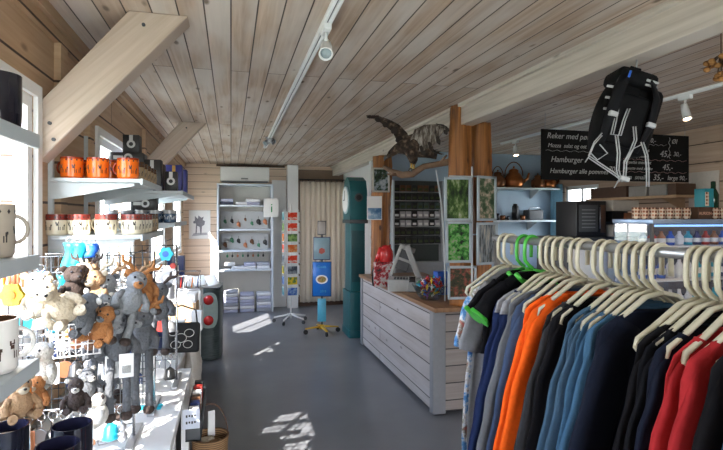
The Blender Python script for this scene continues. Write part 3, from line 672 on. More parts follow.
for z in (.02, -.02):
    for k in range(4): g.box(-.03+k*.016, -.02+k*.016, -.0048, -.0042, z-.008+(k % 2)*.004, z+.008)
g.build('print', m_black, t)
t.location = (-.178, 2.425, .715); t.scale = (.75, .75, .75)
# dark ribbed cabinet with red knobs
t = T('retro_appliance', 'dark ribbed standing appliance with pale oval plate and two red knobs', 'appliance', (-.37, 6.15, 0), -.1)
W2 = .27
def cabring(z, k=1): return [Vector((W2*k*(abs(math.cos(u))**.45)*(1 if math.cos(u) > 0 else -1), .22*k*(abs(math.sin(u))**.45)*(1 if math.sin(u) > 0 else -1), z)) for u in [q*math.pi/16 for q in range(32)]]
m = MB(); rr = []
for i in range(31):
    z = .02+i*.026; rr += [cabring(z), cabring(z+.014), cabring(z+.018, .985), cabring(z+.023, .985)]
m.loft(rr); m.build('ribbed_body', plain('slate_green_metal', (.045,.065,.065), .35), t)
m = MB(); m.poly([(.10*(abs(math.cos(u))**.6)*(1 if math.cos(u) > 0 else -1), .58+.2*(abs(math.sin(u))**.7)*(1 if math.sin(u) > 0 else -1)) for u in [q*math.pi/16 for q in range(32)]], .02, Matrix.Translation((.15, -.226, 0))).build('oval_plate', plain('pale_green_plate', (.33,.42,.40), .4), t)
for z in (.70, .47): MB().lathe([(0, .05), (.03, .045), (.052, .02), (.055, 0), (.055, -.005)], M=Matrix.Translation((.15, -.237, z)) @ Matrix.Rotation(math.pi/2, 4, 'X')).build('knob', m_red, t)
MB().rbox(-.26, .26, -.2, .2, .825, .845, .008).build('top_plate', m_steel, t)
m = MB()
for k in range(3):
    p = (-.50+.14*k, 6.12, .848)
    tag(MB().rbox(-.065, .065, -.1, .1, -.002, .002, .001, Matrix.Rotation(.5, 4, 'X') @ Matrix.Rotation(.15*k, 4, 'Z'), 1).build('leaflet', m_paper, loc=(p[0], p[1], .898)), ('white leaflet leaning on the ribbed appliance, left', 'white leaflet leaning on the ribbed appliance, middle', 'white leaflet leaning on the ribbed appliance, right')[k], 'leaflet')

# ================================================================ far wall
t = T('shelving_unit', 'tall white metal shelving unit at the far wall', 'shelving unit', (.24, 8.93, 0))
m_bluew = plain('bluish_white_metal', (.60,.66,.74), .35, var=.04)
for sx in (-1, 1): MB().rbox(sx*.455-.015, sx*.455+.015, -.2, .2, 0, 2.2, .003).build('side_panel', m_bluew, t)
MB().box(-.44, .44, .19, .2, .0, 2.2).build('back_panel', plain('cream_panel', (.62,.60,.55), .5, var=.04), t)
MB().rbox(-.44, .44, -.2, .2, 2.17, 2.2, .003).build('top_panel', m_bluew, t)
FS = (1.84, 1.43, 1.07, .74, .12)
for z in FS[:4]: MB().rbox(-.44, .44, -.19, .19, z-.03, z, .003).build('shelf', m_bluew, t)
# folded textiles and boxes on the far shelves
def foldstack(x, z, n, c, w_, lb):
    for k in range(n):
        o = MB().rbox(-w_/2, w_/2, -.14, .1, 0, .052, .018).build('folded_textile', kmat2(c[k % len(c)]), loc=(.24+x, 8.93, z+.054*k))
        tag(o, f'folded {c[k % len(c)]} textile, {lb}' + (f', {ORD[k]} from its bottom' if n > 1 else ''), 'textile', 'folded textiles on the far shelving')
FC = {'white': (.74,.75,.78), 'lilac': (.45,.47,.62), 'grey': (.36,.38,.44), 'dark': (.07,.08,.12), 'pale blue': (.50,.58,.70)}
def kmat2(c): return plain('textile_'+c.replace(' ', '_'), FC[c], .9, scale=50, bump=.2)
foldstack(-.31, FS[0], 2, ['dark', 'lilac'], .22, 'top shelf left stack')
foldstack(-.06, FS[0], 1, ['white'], .2, 'top shelf left of centre')
foldstack(.13, FS[0], 2, ['lilac', 'white'], .24, 'top shelf right stack')
foldstack(-.10, FS[3], 1, ['white'], .26, 'lowest shelf left')
foldstack(.08, FS[3], 2, ['white', 'lilac'], .2, 'lowest shelf middle stack')
foldstack(.30, FS[3], 2, ['white', 'grey'], .22, 'lowest shelf right stack')
foldstack(-.24, .0, 7, ['lilac', 'white', 'grey', 'lilac'], .24, 'floor stack left')
foldstack(.03, .0, 6, ['lilac', 'white', 'lilac'], .24, 'floor stack middle')
foldstack(.31, .0, 6, ['grey', 'lilac', 'white'], .24, 'floor stack right')
random.seed(3)
for r_, (z, n, hgt) in enumerate(((1.47, 7, .24), (1.11, 7, .22))):
    tag(MB().rbox(-.40, .40, -.004, .004, 0, .30 if r_ == 0 else .28, .002).build('display_card', plain('pale_grey_card', (.45,.46,.46), .6, var=.06), loc=(.24, 8.98, FS[1+r_]+.001)), ('grey backing card on the second shelf', 'grey backing card on the third shelf')[r_], 'card')
    for k in range(n):
        c = ['green', 'brown', 'copper', 'black'][(k*3+r_) % 4]; x = -.34+.68*k/(n-1); m = MB(); s = random.uniform(.022, .04)
        m.ball((0, 0, 0), (s, .012, s*1.2), 8); m.tube([(0, 0, s), (0, .0, s+.05)], .003, 4); m.ball((s*.5, 0, -s), (s*.6, .01, s*.6), 8)
        tag(m.build('ornament', kmat(c), loc=(.24+x, 8.955, z+random.uniform(.03, .14))), f'{c} hanging ornament, {ORD[k]} from left on the {("second", "third")[r_]} far shelf', 'ornament', 'ornaments on the far shelving')
for k in range(8):
    x = -.3+.6*k/7; c = ['green', 'black', 'copper'][k % 3]; m = MB(); m.tube([(0, 0, 0), (0, 0, -.05)], .003, 4); m.ball((0, 0, -.07), (.018, .01, .026), 8)
    tag(m.build('ornament', kmat(c), loc=(.24+x, 8.80, FS[2]-.031)), f'small {c} drop ornament under the third far shelf, {ORD[k]} from left', 'ornament', 'drop ornaments under the far shelf')
tag(MB().rbox(-.09, .09, -.12, .12, 0, .05, .01).build('storage_tray', m_white, loc=(-.02, 8.93, FS[3]+.06)), 'white tray on the folded textile on the lowest shelf', 'tray')
# air conditioner
t = T('air_conditioner', 'white wall mounted air conditioner above the shelving unit', 'air conditioner', (.24, 9.19, 2.24))
MB().rbox(-.42, .42, -.22, 0, .02, .27, .02).build('housing', m_white, t); MB().rbox(-.39, .39, -.215, -.03, 0, .025, .006).build('air_outlet', m_grey, t)
MB().box(-.07, .05, -.222, -.219, .05, .075).build('display', m_grey, t)
# picture left of it
t = T('wall_picture', 'pale framed drawing of a moose on the far wall', 'picture', (-.53, 9.195, 1.50))
MB().rbox(-.18, .18, -.02, 0, -.25, .25, .003).build('frame', m_white, t)
dm = plain('grey_ink', (.22,.22,.25), .8, scale=60, var=.5); m = MB()
m.poly([(-.08,-.16),(-.06,-.16),(-.05,-.02),(-.01,-.04),(.0,-.17),(.02,-.17),(.03,-.03),(.07,.0),(.08,.06),(.04,.08),(.06,.14),(.02,.12),(-.03,.16),(-.04,.10),(-.09,.15),(-.09,.07),(-.12,.05),(-.11,.02),(-.07,.02)], .001, Matrix.Translation((.01, -.0215, 0))); m.build('moose_drawing', dm, t)
m = MB(); m.poly([(-.13,-.2),(.13,-.18),(.12,-.14),(-.1,-.15)], .001, Matrix.Translation((0, -.0215, 0))); m.build('ground_shading', plain('pale_grey_ink', (.45,.45,.48), .8), t)
# info sign
t = T('information_sign', 'white information sign with a green letter i on the trim board', 'sign', (.665, 8.70, 1.79)); MB().rbox(-.125, .125, -.01, .01, -.16, .16, .004).build('board', m_white, t)
g = MB(); g.add(text_mb('i', .22, .002, 'CENTER'), Matrix.Translation((.01, -.012, -.075)), False).build('letter', plain('sign_green', (.0,.28,.07), .5), t)
MB().box(-.02, .02, .01, .08, -.02, .02).build('bracket', m_steel, t)
# curtain
m = MB(); rings = []
nx = 90
for i in range(10):
    z = 2.28-2.20*i/9; fr = []; bk = []
    for j in range(nx+1):
        x = 1.21+.83*j/nx; a = .024*math.sin(j*.62)+.012*math.sin(j*.23+i*.15); fr.append(Vector((x, 9.06+a, z))); bk.append(Vector((x, 9.066+a, z)))
    rings.append(fr+bk[::-1])
m.loft(rings); o = m.build('curtain', plain('beige_linen', (.74,.65,.54), .9, scale=80, var=.08)); 
for k in range(8):
    x = 1.26+.74*k/7; MB().tube([(x, 9.06+.022*math.cos(u), 2.29+.022*math.sin(u)) for u in [q*math.pi/5 for q in range(11)]], .004, 5).build('curtain_ring', m_black, o)
tag(o, 'full length beige curtain closing the doorway on the far wall', 'curtain')
t = T('curtain_rod', 'thin black curtain rod above the beige curtain', 'curtain rod', (1.62, 9.06, 2.315)); MB().cyl((-.43, 0, 0), (.42, 0, 0), .010).build('rod', m_black, t)
for x in (-.41, .40): MB().box(x-.008, x+.008, 0, .135, -.01, .01).build('bracket', m_black, t)
S('trim_9', MB().box(1.18, 2.04, 9.15, 9.199, 0, 2.5), plain('painted_recess_shade', (.22,.15,.10), .7))  # dark sheet painted as the shade of the recess above the curtain
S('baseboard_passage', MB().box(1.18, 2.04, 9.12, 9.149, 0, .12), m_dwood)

# postcard spinner
sp_ = (.90, 7.80, 0)
t = T('postcard_stand', 'white revolving postcard stand beside the far post', 'stand', sp_, .1)
MB().cyl((0, 0, .06), (0, 0, 1.84), .014).build('pole', m_white, t)
for k in range(5):
    a = k*2*math.pi/5+.3; q = MB().tube([(0, 0, .13), (.08*math.cos(a), .08*math.sin(a), .11), (.26*math.cos(a), .26*math.sin(a), .075)], [.016, .014, .012], 8).build('leg', m_white, t)
    MB().cyl((.26*math.cos(a)-.01*math.sin(a), .26*math.sin(a)+.01*math.cos(a), .028), (.26*math.cos(a)+.01*math.sin(a), .26*math.sin(a)-.01*math.cos(a), .028), .028).build('castor', m_dgrey, q)
for fc in range(4):
    a = fc*math.pi/2-math.pi/2; R = Matrix.Rotation(a+math.pi/2, 4, 'Z'); g = MB()
    for rr in range(8):
        z = .42+.165*rr
        g.tube([R@Vector(p) for p in ((-.085, -.10, z+.03), (-.085, -.135, z), (.085, -.135, z), (.085, -.10, z+.03))], .003, 5)
    for x in (-.085, .085): g.tube([R@Vector((x, -.10, .40)), R@Vector((x, -.10, 1.75))], .004, 5)
    g.tube([R@Vector((0, 0, .6)), R@Vector((0, -.10, .6))], .005, 5); g.tube([R@Vector((0, 0, 1.6)), R@Vector((0, -.10, 1.6))], .005, 5)
    g.build('wire_pockets', m_white, t)
pcols = [('sea blue', [(.42,(.01,.06,.35)), (.58,(.25,.4,.6))]), ('forest green', [(.42,(.01,.06,.02)), (.58,(.25,.4,.12))]), ('red and white', [(.5,(.65,.04,.01)), (.58,(.75,.6,.5))]), ('yellow', [(.42,(.1,.2,.05)), (.55,(.8,.55,.03))]),
         ('teal', [(.42,(.01,.18,.25)), (.6,(.4,.6,.6))]), ('orange', [(.45,(.6,.12,.02)), (.6,(.6,.4,.2))]), ('grey', [(.42,(.05,.06,.08)), (.6,(.35,.38,.4))])]
PM = [picture('postcard_'+a.replace(' ', '_'), s, 14, i*3.1) for i, (a, s) in enumerate(pcols)]
FN = ['front', 'right', 'left']
for fi, fc in enumerate((0, 1, 3)):
    a = fc*math.pi/2+.1
    for rr in range(8):
        z = .425+.165*rr; ci = (rr*3+fi*2) % 7
        if rr >= 6 and fi == 0: ci = 2
        r = Matrix.Rotation(a, 4, 'Z')@Vector((0, -.119, 0)); o = MB(); o.rbox(-.078, .078, -.002, .002, 0, .125, .001, None, 1)
        o = o.build('postcard', [m_paper], loc=(sp_[0]+r.x, sp_[1]+r.y, z+.004), rotz=a)
        MB().box(-.073, .073, -.0028, -.0021, .005, .12).build('picture', PM[ci], o)
        tag(o, f'{pcols[ci][0]} postcard, row {rr+1} from the bottom on the {FN[fi]} side of the stand', 'postcard', 'postcards in the revolving stand')
# yellow based brochure stand
bx = P(322, 333, Z=0)
t = T('brochure_stand', 'brochure stand with black pole and yellow four armed wheeled base', 'stand', (bx.x, bx.y, 0), -.25)
m_yel = plain('yellow_paint', (.62,.36,.02), .35)
MB().cyl((0, 0, .08), (0, 0, 1.42), .011).build('pole', m_black, t)
MB().lathe([(0, .12), (.03, .12), (.045, .09), (.045, .06), (0, .06)]).build('hub', m_yel, t)
for k in range(4):
    a = k*math.pi/2+.35; c, s = math.cos(a), math.sin(a)
    q = MB().tube([(.02*c, .02*s, .095), (.24*c, .24*s, .075)], [.032, .02], 8, flat=.5).build('arm', m_yel, t)
    MB().cyl((.235*c-.012*s, .235*s+.012*c, .032), (.235*c+.012*s, .235*s-.012*c, .032), .032).build('castor', m_black, q)
def brochure(dz, w_, h_, c, lb, tilt, extra=None):
    """cover facing the room, leaning back slightly"""
    o = T('brochure_holder', lb, 'brochure', (bx.x-.012, bx.y-.045, dz), -.25); o.rotation_euler.x = -tilt
    MB().rbox(-w_/2, w_/2, 0, .02, 0, h_, .004).build('holder', c[0], o)
    MB().rbox(-w_/2+.01, w_/2-.01, -.004, .0, .012, h_-.012, .001, seg=1).build('cover', c[1], o)
    if extra: extra(o)
    return o
pb = plain('bright_blue_print', (.01,.16,.58), .35); nb = plain('navy_plastic', (.012,.03,.11), .35); lb_ = plain('light_blue_print', (.10,.45,.62), .4); gb = plain('grey_blue_print', (.22,.33,.38), .4)
def ex_big(o):
    m = MB(); R = Matrix.Translation((0, -.0048, .24)); m.poly([(.085*math.cos(u), .062*math.sin(u)) for u in [k*math.pi/12 for k in range(24)]], .001, R); m.build('white_oval', m_paper, o)
    m = MB(); m.poly([(.062*math.cos(u), .044*math.sin(u)) for u in [k*math.pi/12 for k in range(24)]], .001, Matrix.Translation((0, -.0058, .24))); m.build('oval_picture', picture('oval_print', [(.35,(.1,.2,.05)), (.5,(.55,.3,.1)), (.65,(.1,.1,.1))], 30), o)
    m = MB(); m.add(text_mb('Guide', .05, .001, 'CENTER'), Matrix.Translation((0, -.0055, .40)), False); m.build('heading', lb_, o)
    m = MB(); m.add(text_mb('2018', .045, .001, 'CENTER'), Matrix.Translation((0.02, -.0055, .06)), False); m.build('small_text', lb_, o)
def ex_mid(o):
    m = MB(); m.poly([(-.04,.1),(.0,.08),(.045,.11),(.04,.15),(.0,.17),(-.035,.15)], .001, Matrix.Translation((0, -.0055, 0))); m.build('red_boat', plain('boat_red', (.35,.05,.03), .4), o)
brochure(.52, .27, .49, (nb, pb), 'large bright blue brochure with white oval, lowest wide one on the stand', .06, ex_big)
brochure(1.035, .24, .32, (nb, gb), 'grey blue brochure with red boat above the bright blue one', .08, ex_mid)
brochure(1.385, .12, .20, (m_dgrey, plain('brown_white_print', (.4,.36,.33), .4)), 'small leaflet holder on top of the brochure stand', .15)
brochure(.17, .12, .32, (lb_, lb_), 'narrow light blue leaflet low on the brochure stand', .03)

# ================================================================ clock cabinet
t = T('longcase_clock', 'tall teal painted longcase clock facing left', 'clock', (1.675, 6.78, 0))
def prism(y0, y1, x0, x1, z0, z1, r=.008): return MB().rbox(x0, x1, y0, y1, z0, z1, r)
prism(-.21, .21, -.125, .125, 0, .62).build('base', m_teal, t)
prism(-.17, .17, -.10, .10, .62, 1.58).build('trunk', m_teal, t)
prism(-.22, .22, -.13, .13, 1.55, 1.60).build('moulding', m_dgrey, t)
prism(-.225, .225, -.135, .135, 0, .10).build('plinth', m_teal, t)
m = MB(); yz = [(-.20, 1.60), (.20, 1.60), (.22, 1.78), (.215, 1.98), (.15, 2.13), (0, 2.19), (-.15, 2.13), (-.215, 1.98), (-.22, 1.78)]
m.poly(yz, .24, Matrix.Rotation(math.pi/2, 4, 'Z')); m.build('hood', m_teal, t)
MB().cyl((-.125, 0, 1.87), (-.14, 0, 1.87), .19, seg=32).build('bezel', plain('pale_blue_rim', (.45,.58,.62), .3), t)
f = MB().cyl((-.138, 0, 1.87), (-.146, 0, 1.87), .165, seg=32).build('dial', m_white, t)
MB().box(-.15, -.147, -.006, .006, 1.87, 2.0).box(-.15, -.147, -.0, .09, 1.864, 1.876).build('hands', m_black, f)
m = MB(); m.cyl((-.0, -.212, 1.90), (-.0, -.224, 1.90), .058, seg=24); m.build('side_window', m_dgrey, t)
MB().cyl((-.0, -.223, 1.90), (-.0, -.227, 1.90), .036, seg=24).build('window_glass', m_black, t)
for y in (-.17,): MB().rbox(-.09, .09, y-.003, y, .75, 1.45, .002).build('side_panel', plain('dark_teal', (.01,.07,.08), .4), t)

# ================================================================ counter
cx0, cx1, cy0, cy1 = 1.615, 2.45, 3.83, 6.18
t = T('shop_counter', 'whitewashed board shop counter with brown worktop', 'counter', (0, 0, 0))
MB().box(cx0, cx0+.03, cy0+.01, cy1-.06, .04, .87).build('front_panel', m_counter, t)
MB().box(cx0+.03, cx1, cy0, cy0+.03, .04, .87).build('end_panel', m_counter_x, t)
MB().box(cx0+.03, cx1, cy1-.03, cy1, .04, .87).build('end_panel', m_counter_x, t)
MB().box(cx0+.08, cx1-.05, cy0+.08, cy1-.08, 0, .06).build('plinth', m_black, t)
m_trim = plain('white_grey_trim', (.26,.27,.29), .5, var=.1)
MB().rbox(cx0-.008, cx0+.10, cy0-.012, cy0+.02, .02, .87, .004).build('corner_post', m_trim, t)
MB().rbox(cx0-.014, cx0+.0, cy0-.010, cy0+.06, .02, .87, .004).build('corner_post', m_trim, t)
MB().rbox(cx0-.014, cx0+.04, cy1-.07, cy1+.01, .02, .87, .004).build('corner_post', m_trim, t)
MB().rbox(cx0-.03, cx1, cy0-.09, cy1+.03, .87, .905, .004).build('worktop', m_top, t)
CT = .905
# logs
def log(lab, x, y, r, z0, z1, seed):
    m = MB(); rings = []
    for i in range(60):
        z = z0+(z1-z0)*i/59; ring = []
        for j in range(36):
            u = j*2*math.pi/36; q = r*(1+.22*noise.noise(Vector((math.cos(u)*1.5+seed, math.sin(u)*1.5, z*1.3)))+.17*noise.noise(Vector((math.cos(u)*5+seed, math.sin(u)*5, z*3)))+.05*noise.noise(Vector((u*5, z*22, seed))))
            ring.append(Vector((q*math.cos(u)+.012*math.sin(z*3+seed), q*math.sin(u), z)))
        rings.append(ring)
    m.loft(rings); return tag(m.build('tree_trunk_post', m_bark, loc=(x, y, 0)), lab, 'tree trunk post')
log('reddish brown stripped log post beside the clock, on the far counter end', 1.82, 6.0, .118, CT, 2.395, 1)
log('reddish brown log post reaching the ceiling beside the beam, behind the photos', 1.862, 3.85, .088, CT, ZC-.002, 5)
log('shorter stripped log post right of the tall one, ending at the beam', 2.065, 3.87, .088, CT, 2.435, 9)
# framed photos
def pframe(px, py, w_, h_, dY, mat, lab, rz=0, ry=0, fm=None):
    p = P(px, py, Y=dY)
    t = T('picture_frame', lab, 'picture frame', p, rz); t.rotation_euler.y = ry
    fw = .02; f = MB()
    f.rbox(-w_/2, w_/2, -.012, .006, h_/2-fw, h_/2, .002, seg=1); f.rbox(-w_/2, w_/2, -.012, .006, -h_/2, -h_/2+fw, .002, seg=1)
    f.rbox(-w_/2, -w_/2+fw, -.012, .006, -h_/2, h_/2, .002, seg=1); f.rbox(w_/2-fw, w_/2, -.012, .006, -h_/2, h_/2, .002, seg=1)
    f.build('frame', fm or plain('pale_blue_grey_frame', (.38,.44,.48), .5), t)
    MB().box(-w_/2+fw, w_/2-fw, -.002, .004, -h_/2+fw, h_/2-fw).build('photo', mat, t); return t
g1 = picture('forest_photo', [(.36,(.008,.015,.006)), (.5,(.04,.09,.015)), (.58,(.16,.22,.08)), (.72,(.5,.5,.4))], 22, 1, (1, 1, .5))
g2 = picture('pale_flower_photo', [(.36,(.02,.05,.02)), (.5,(.10,.14,.08)), (.58,(.4,.32,.25)), (.72,(.75,.65,.5))], 14, 4)
g3 = picture('green_pink_photo', [(.38,(.01,.015,.01)), (.47,(.03,.16,.02)), (.55,(.12,.35,.08)), (.66,(.35,.2,.25))], 22, 7)
g4 = picture('water_reflection_photo', [(.38,(.05,.055,.05)), (.5,(.2,.23,.25)), (.66,(.5,.45,.35))], 16, 9, (2.5, 1, .4))
g5 = picture('dark_red_green_photo', [(.3,(.01,.01,.01)), (.5,(.05,.05,.02)), (.6,(.25,.05,.04)), (.7,(.2,.25,.1))], 26, 3)
g6 = picture('black_white_photo', [(.42,(.01,.01,.01)), (.52,(.03,.06,.03)), (.6,(.35,.4,.45)), (.75,(.7,.7,.7))], 7, 5)
FY = 3.66
pframe(457.5, 199, .22, .35, FY, g1, 'framed forest photo, upper left on the screen by the logs', -.1)
pframe(486.5, 198.5, .22, .36, FY-.02, g2, 'framed pale flower photo, upper right on the screen by the logs', .35)
pframe(458.5, 242, .215, .33, FY, g3, 'framed green and pink photo, middle left on the screen', -.1)
pframe(487, 243.5, .22, .34, FY-.02, g4, 'framed water reflection photo, middle right on the screen', .25)
pframe(462, 282.5, .24, .27, FY+.05, g5, 'framed dark photo standing lowest, on the counter worktop', -.15)
# stand that carries them
px_ = P(472, 240, Y=FY+.03)
t = T('photo_display_stand', 'thin white display stand carrying the framed photos', 'stand', (px_.x, FY+.03, 0))
MB().cyl((0, 0, .01), (0, 0, 2.05), .008).build('pole', m_shelf, t)
for z in (1.5, 1.97): MB().cyl((-.2, 0, z), (.2, 0, z), .005).build('crossbar', m_shelf, t)
MB().lathe([(0, .0), (.04, .0), (.04, .012), (0, .014)]).build('foot', m_shelf, t)
a, b = P(436, 170, Y=4.05), P(444, 262, Y=4.05); a.z = P(436, 170, Y=4.05).z
tag(MB().tube([a, P(441, 200, Y=4.05), P(443.5, 230, Y=4.05), P(445, 270, Y=4.05), (P(445, 290, Y=4.05).x, 4.05, CT+.003)], .011, 8, flat=.6).build('leaning_bar', m_shelf), 'pale leaning metal bar left of the framed photos', 'bar')
pframe(381, 180, .215, .30, 5.86, g6, 'black framed animal photo on the log post above the counter', -.1, fm=plain('cream_frame', (.6,.58,.52), .4))
t = T('calendar_sheet', 'small white and blue paper sheet pinned on the far log post', 'sheet', P(374.5, 208, Y=5.85), -.1)
MB().box(-.092, .092, -.003, 0, -.145, .145).build('paper', m_paper, t); MB().box(-.085, .085, -.0045, -.0031, -.135, 0).build('picture', picture('lake_print', [(.35,(.05,.15,.3)), (.5,(.25,.4,.55)), (.65,(.75,.78,.8))], 9, 2), t)
# till on the counter
t = T('cash_register', 'pale grey cash register with tilted screen on the counter', 'cash register', (*P(407, 262, d=5.05).xy, CT+.001), -.35)
m_till = plain('till_grey', (.40,.41,.40), .4)
MB().rbox(-.19, .19, -.16, .16, 0, .12, .015).build('base', m_till, t)
M = Matrix.Translation((-.04, .02, .25)) @ Matrix.Rotation(.35, 4, 'Y') @ Matrix.Rotation(-.35, 4, 'X')
m = MB(); m.rbox(-.10, -.065, -.02, .02, -.15, .20, .008, M).rbox(-.07, .07, -.02, .02, .155, .20, .008, M).rbox(-.07, .07, -.02, .02, .03, .06, .008, M); m.build('screen_frame', m_till, t)
m = MB(); M2 = Matrix.Translation((.07, .02, .25)) @ Matrix.Rotation(-.35, 4, 'Y') @ Matrix.Rotation(.1, 4, 'X'); m.rbox(-.03, .03, -.03, .03, -.16, .21, .01, M2).build('back_support', m_till, t)
MB().rbox(-.06, .06, -.012, .012, -.06, .14, .004, M).build('screen', m_dgrey, t)
m = MB()
for k in range(5):
    for j in range(4): m.rbox(-.13+k*.03, -.108+k*.03, -.14+j*.03, -.118+j*.03, .118, .13, .003, seg=1)
m.build('keypad', m_dgrey, t)
t = T('gift_bag', 'red and black patterned bag beside the cash register', 'bag', (*P(383, 262, d=5.3).xy, CT), -.2)
MB().rbox(-.10, .10, -.06, .06, 0, .26, .02).build('body', picture('red_black_print', [(.35,(.02,.02,.02)), (.47,(.4,.02,.03)), (.55,(.6,.58,.55)), (.68,(.03,.03,.03))], 16, 6), t)
m = MB(); m.ball((.03, 0, .33), (.08, .05, .11), 12); m.tube([(-.08, 0, .24), (-.02, 0, .40), (.06, 0, .43), (.09, 0, .26)], [.02, .03, .03, .015], 8); m.build('red_wrap', m_red, t)
tag(MB().tube([(-.11, 0, 0), (-.12, 0, .14), (-.07, 0, .28)], .008, 6).build('cable', m_black, loc=(*(P(383, 262, d=5.3).xy), CT+.01)), 'short black cable hanging by the red patterned bag', 'cable')
# sweets bowl
bc = P(430, 280, d=4.45)
t = T('sweets_bowl', 'clear bowl full of colourful wrapped sweets on the counter', 'bowl', (bc.x, bc.y, CT)); t.scale = (1.1, 1.1, 1.1)
MB().lathe([(0, .004), (.07, .002), (.11, .05), (.145, .12), (.15, .125), (.142, .12), (.105, .052), (.066, .01), (0, .012)], seg=28).build('bowl', glass('bowl_glass', (.85,.9,.9), .12), t)
random.seed(11); n = 0; placed = []
SW = ['red', 'blue', 'green', 'white', 'yellow', 'red', 'purple', 'red', 'cyan']; KC['purple'] = (.22,.03,.3)
for k in range(900):
    x, y, z = random.uniform(-.11, .11), random.uniform(-.11, .11), random.uniform(.03, .20)
    rmax = .062+.55*(z-.02) if z < .12 else .125*math.sqrt(max(0, 1-((z-.12)/.10)**2))
    if math.hypot(x, y) > rmax-.014 or any((Vector((x, y, z))-q).length < .030 for q in placed): continue
    placed.append(Vector((x, y, z))); c = SW[n % 9]; m = MB(); m.ball((0, 0, 0), (.017, .012, .012), 8); m.tube([(-.028, 0, 0), (-.015, 0, 0)], [.009, .002], 6); m.tube([(.015, 0, 0), (.028, 0, 0)], [.002, .009], 6)
    o = m.build('wrapped_sweet', kmat(c), loc=(bc.x+x, bc.y+y, CT+z)); o.rotation_euler = (random.uniform(0, 3), random.uniform(0, 3), random.uniform(0, 3))
    tag(o, f'{c} wrapped sweet heaped in the clear bowl', 'sweet', f'{c} sweets in the bowl'); n += 1
    if n >= 70: break
tag(MB().ball((0, 0, .01), (.05, .03, .01), 12).build('soap_dish', plain('pale_green_plastic', (.35,.5,.38), .4), loc=(*P(403, 289, Z=CT).xy, CT)), 'small pale green dish on the counter edge', 'dish')
t = T('card_terminal', 'grey card terminal leaning in front of the sweets bowl', 'card terminal', (*P(412, 283, d=4.85).xy, CT+.01), -.4); M = Matrix.Rotation(-.5, 4, 'X')
MB().rbox(-.04, .04, -.015, .015, 0, .16, .008, M).build('body', m_till, t); MB().rbox(-.03, .03, -.018, -.014, .09, .15, .001, M, 1).build('screen', m_black, t)
tag(MB().rbox(-.06, .06, -.05, .05, 0, .22, .01).build('blue_bag', kmat('blue'), loc=(*P(441, 270, d=4.75).xy, CT)), 'blue bag standing behind the sweets bowl', 'bag')

# dark wall display with rows of packets
x0, x1 = 2.14, 2.86
t = T('display_cabinet', 'tall dark display cabinet with rows of small packets behind the counter', 'display cabinet', ((x0+x1)/2, 6.48, 0))
MB().rbox(-.36, .36, .10, .17, 0, 2.14, .003).build('back_board', plain('dark_green_grey_board', (.06,.075,.07), .5), t)
for sx in (-1, 1): MB().rbox(sx*.36-.012, sx*.36+.012, -.02, .17, 0, 2.14, .003).build('side_panel', m_shelf if sx < 0 else m_grey, t)
MB().rbox(-.348, .348, -.06, .10, 0, 1.02, .004).build('lower_panel', m_grey, t)
for rr in range(7):
    z = 1.27+.12*rr; MB().rbox(-.345, .345, .0, .10, z-.014, z-.004, .002, None, 1).build('packet_rail', m_steel, t)
    for k in range(8):
        c = (['black', 'black', 'silver', 'silver', 'cyan', 'black', 'brown'][rr] if k % 3 else 'black'); x = -.30+.086*k
        o = MB().rbox(-.036, .036, -.012, .012, 0, .088, .003).build('packet', kmat(c) if c != 'cyan' else plain('sage_packet', (.06,.10,.085), .4), loc=(2.5+x, 6.52, z-.003))
        MB().box(-.026, .026, -.0135, -.0121, .018, .05).build('picture', plain('packet_green', (.05,.075,.02), .4) if rr not in (2, 3) else m_paper, o)
        tag(o, f'small packet in row {rr+1} from the bottom, {ORD[k]} from left in the dark cabinet', 'packet', 'packets in the dark display cabinet')

# ================================================================ bird on a branch
m = MB()
A_, B_ = P(380, 161, X=1.79), Vector((1.72, 4.06, 2.13))
pts = [P(384, 167, d=4.7), P(392, 171.5, d=4.6), P(402, 175, d=4.5), P(412, 174, d=4.4), P(424, 166.5, d=4.35), P(436, 164.5, d=4.3), P(448, 162, d=4.25), Vector((1.83, 3.86, 2.12))]
m.tube(pts, [.018, .026, .032, .032, .026, .026, .03, .034], 10)
m.tube([P(440, 164, d=4.27), P(444, 158, d=4.25), P(447, 155, d=4.24)], [.018, .012, .006], 8); m.tube([P(398, 174, d=4.55), P(392, 175, d=4.5), P(387, 174, d=4.5)], [.018, .012, .007], 8)
tag(m.build('branch', plain('grey_brown_bark', (.17,.10,.06), .8, var=.4, scale=20, bump=.6)), 'crooked grey brown branch reaching left from the tall log post', 'branch')
mb_, nt, b = newmat('brown_feathers'); tc = N(nt, 'ShaderNodeTexCoord'); nz = N(nt, 'ShaderNodeTexNoise'); nz.inputs['Scale'].default_value = 26; nz.inputs['Detail'].default_value = 5
nt.links.new(tc.outputs['Object'], nz.inputs[0]); nt.links.new(ramp(nt, nz.outputs[0], [(.38, (.015,.009,.006)), (.54, (.055,.032,.02)), (.68, (.20,.14,.10))]), b.inputs['Base Color']); b.inputs['Roughness'].default_value = .85
m_under = picture('pale_barred_feathers', [(.38,(.03,.02,.015)), (.5,(.14,.11,.085)), (.65,(.40,.36,.32))], 18, 2, (3, 1, .6)); m_dfe = plain('dark_feathers', (.03,.02,.015), .85, var=.5, scale=40)
E0 = P(410, 146, d=4.33); s_ = .0086
t = T('stuffed_hawk', 'stuffed brown hawk with raised wings perched on the branch, facing left', 'bird', E0, -TH)
def e(px, py, dy=0): return Vector(((px-410)*s_, dy, -(py-146)*s_))
m = MB()
ctrl = [(386, 157, .016), (388, 154.5, .035), (393, 151, .052), (399, 147, .058), (405, 145, .078), (411, 145, .100), (418, 146, .100), (425, 149, .075), (431, 153, .045), (437, 156, .03)]
rings = []
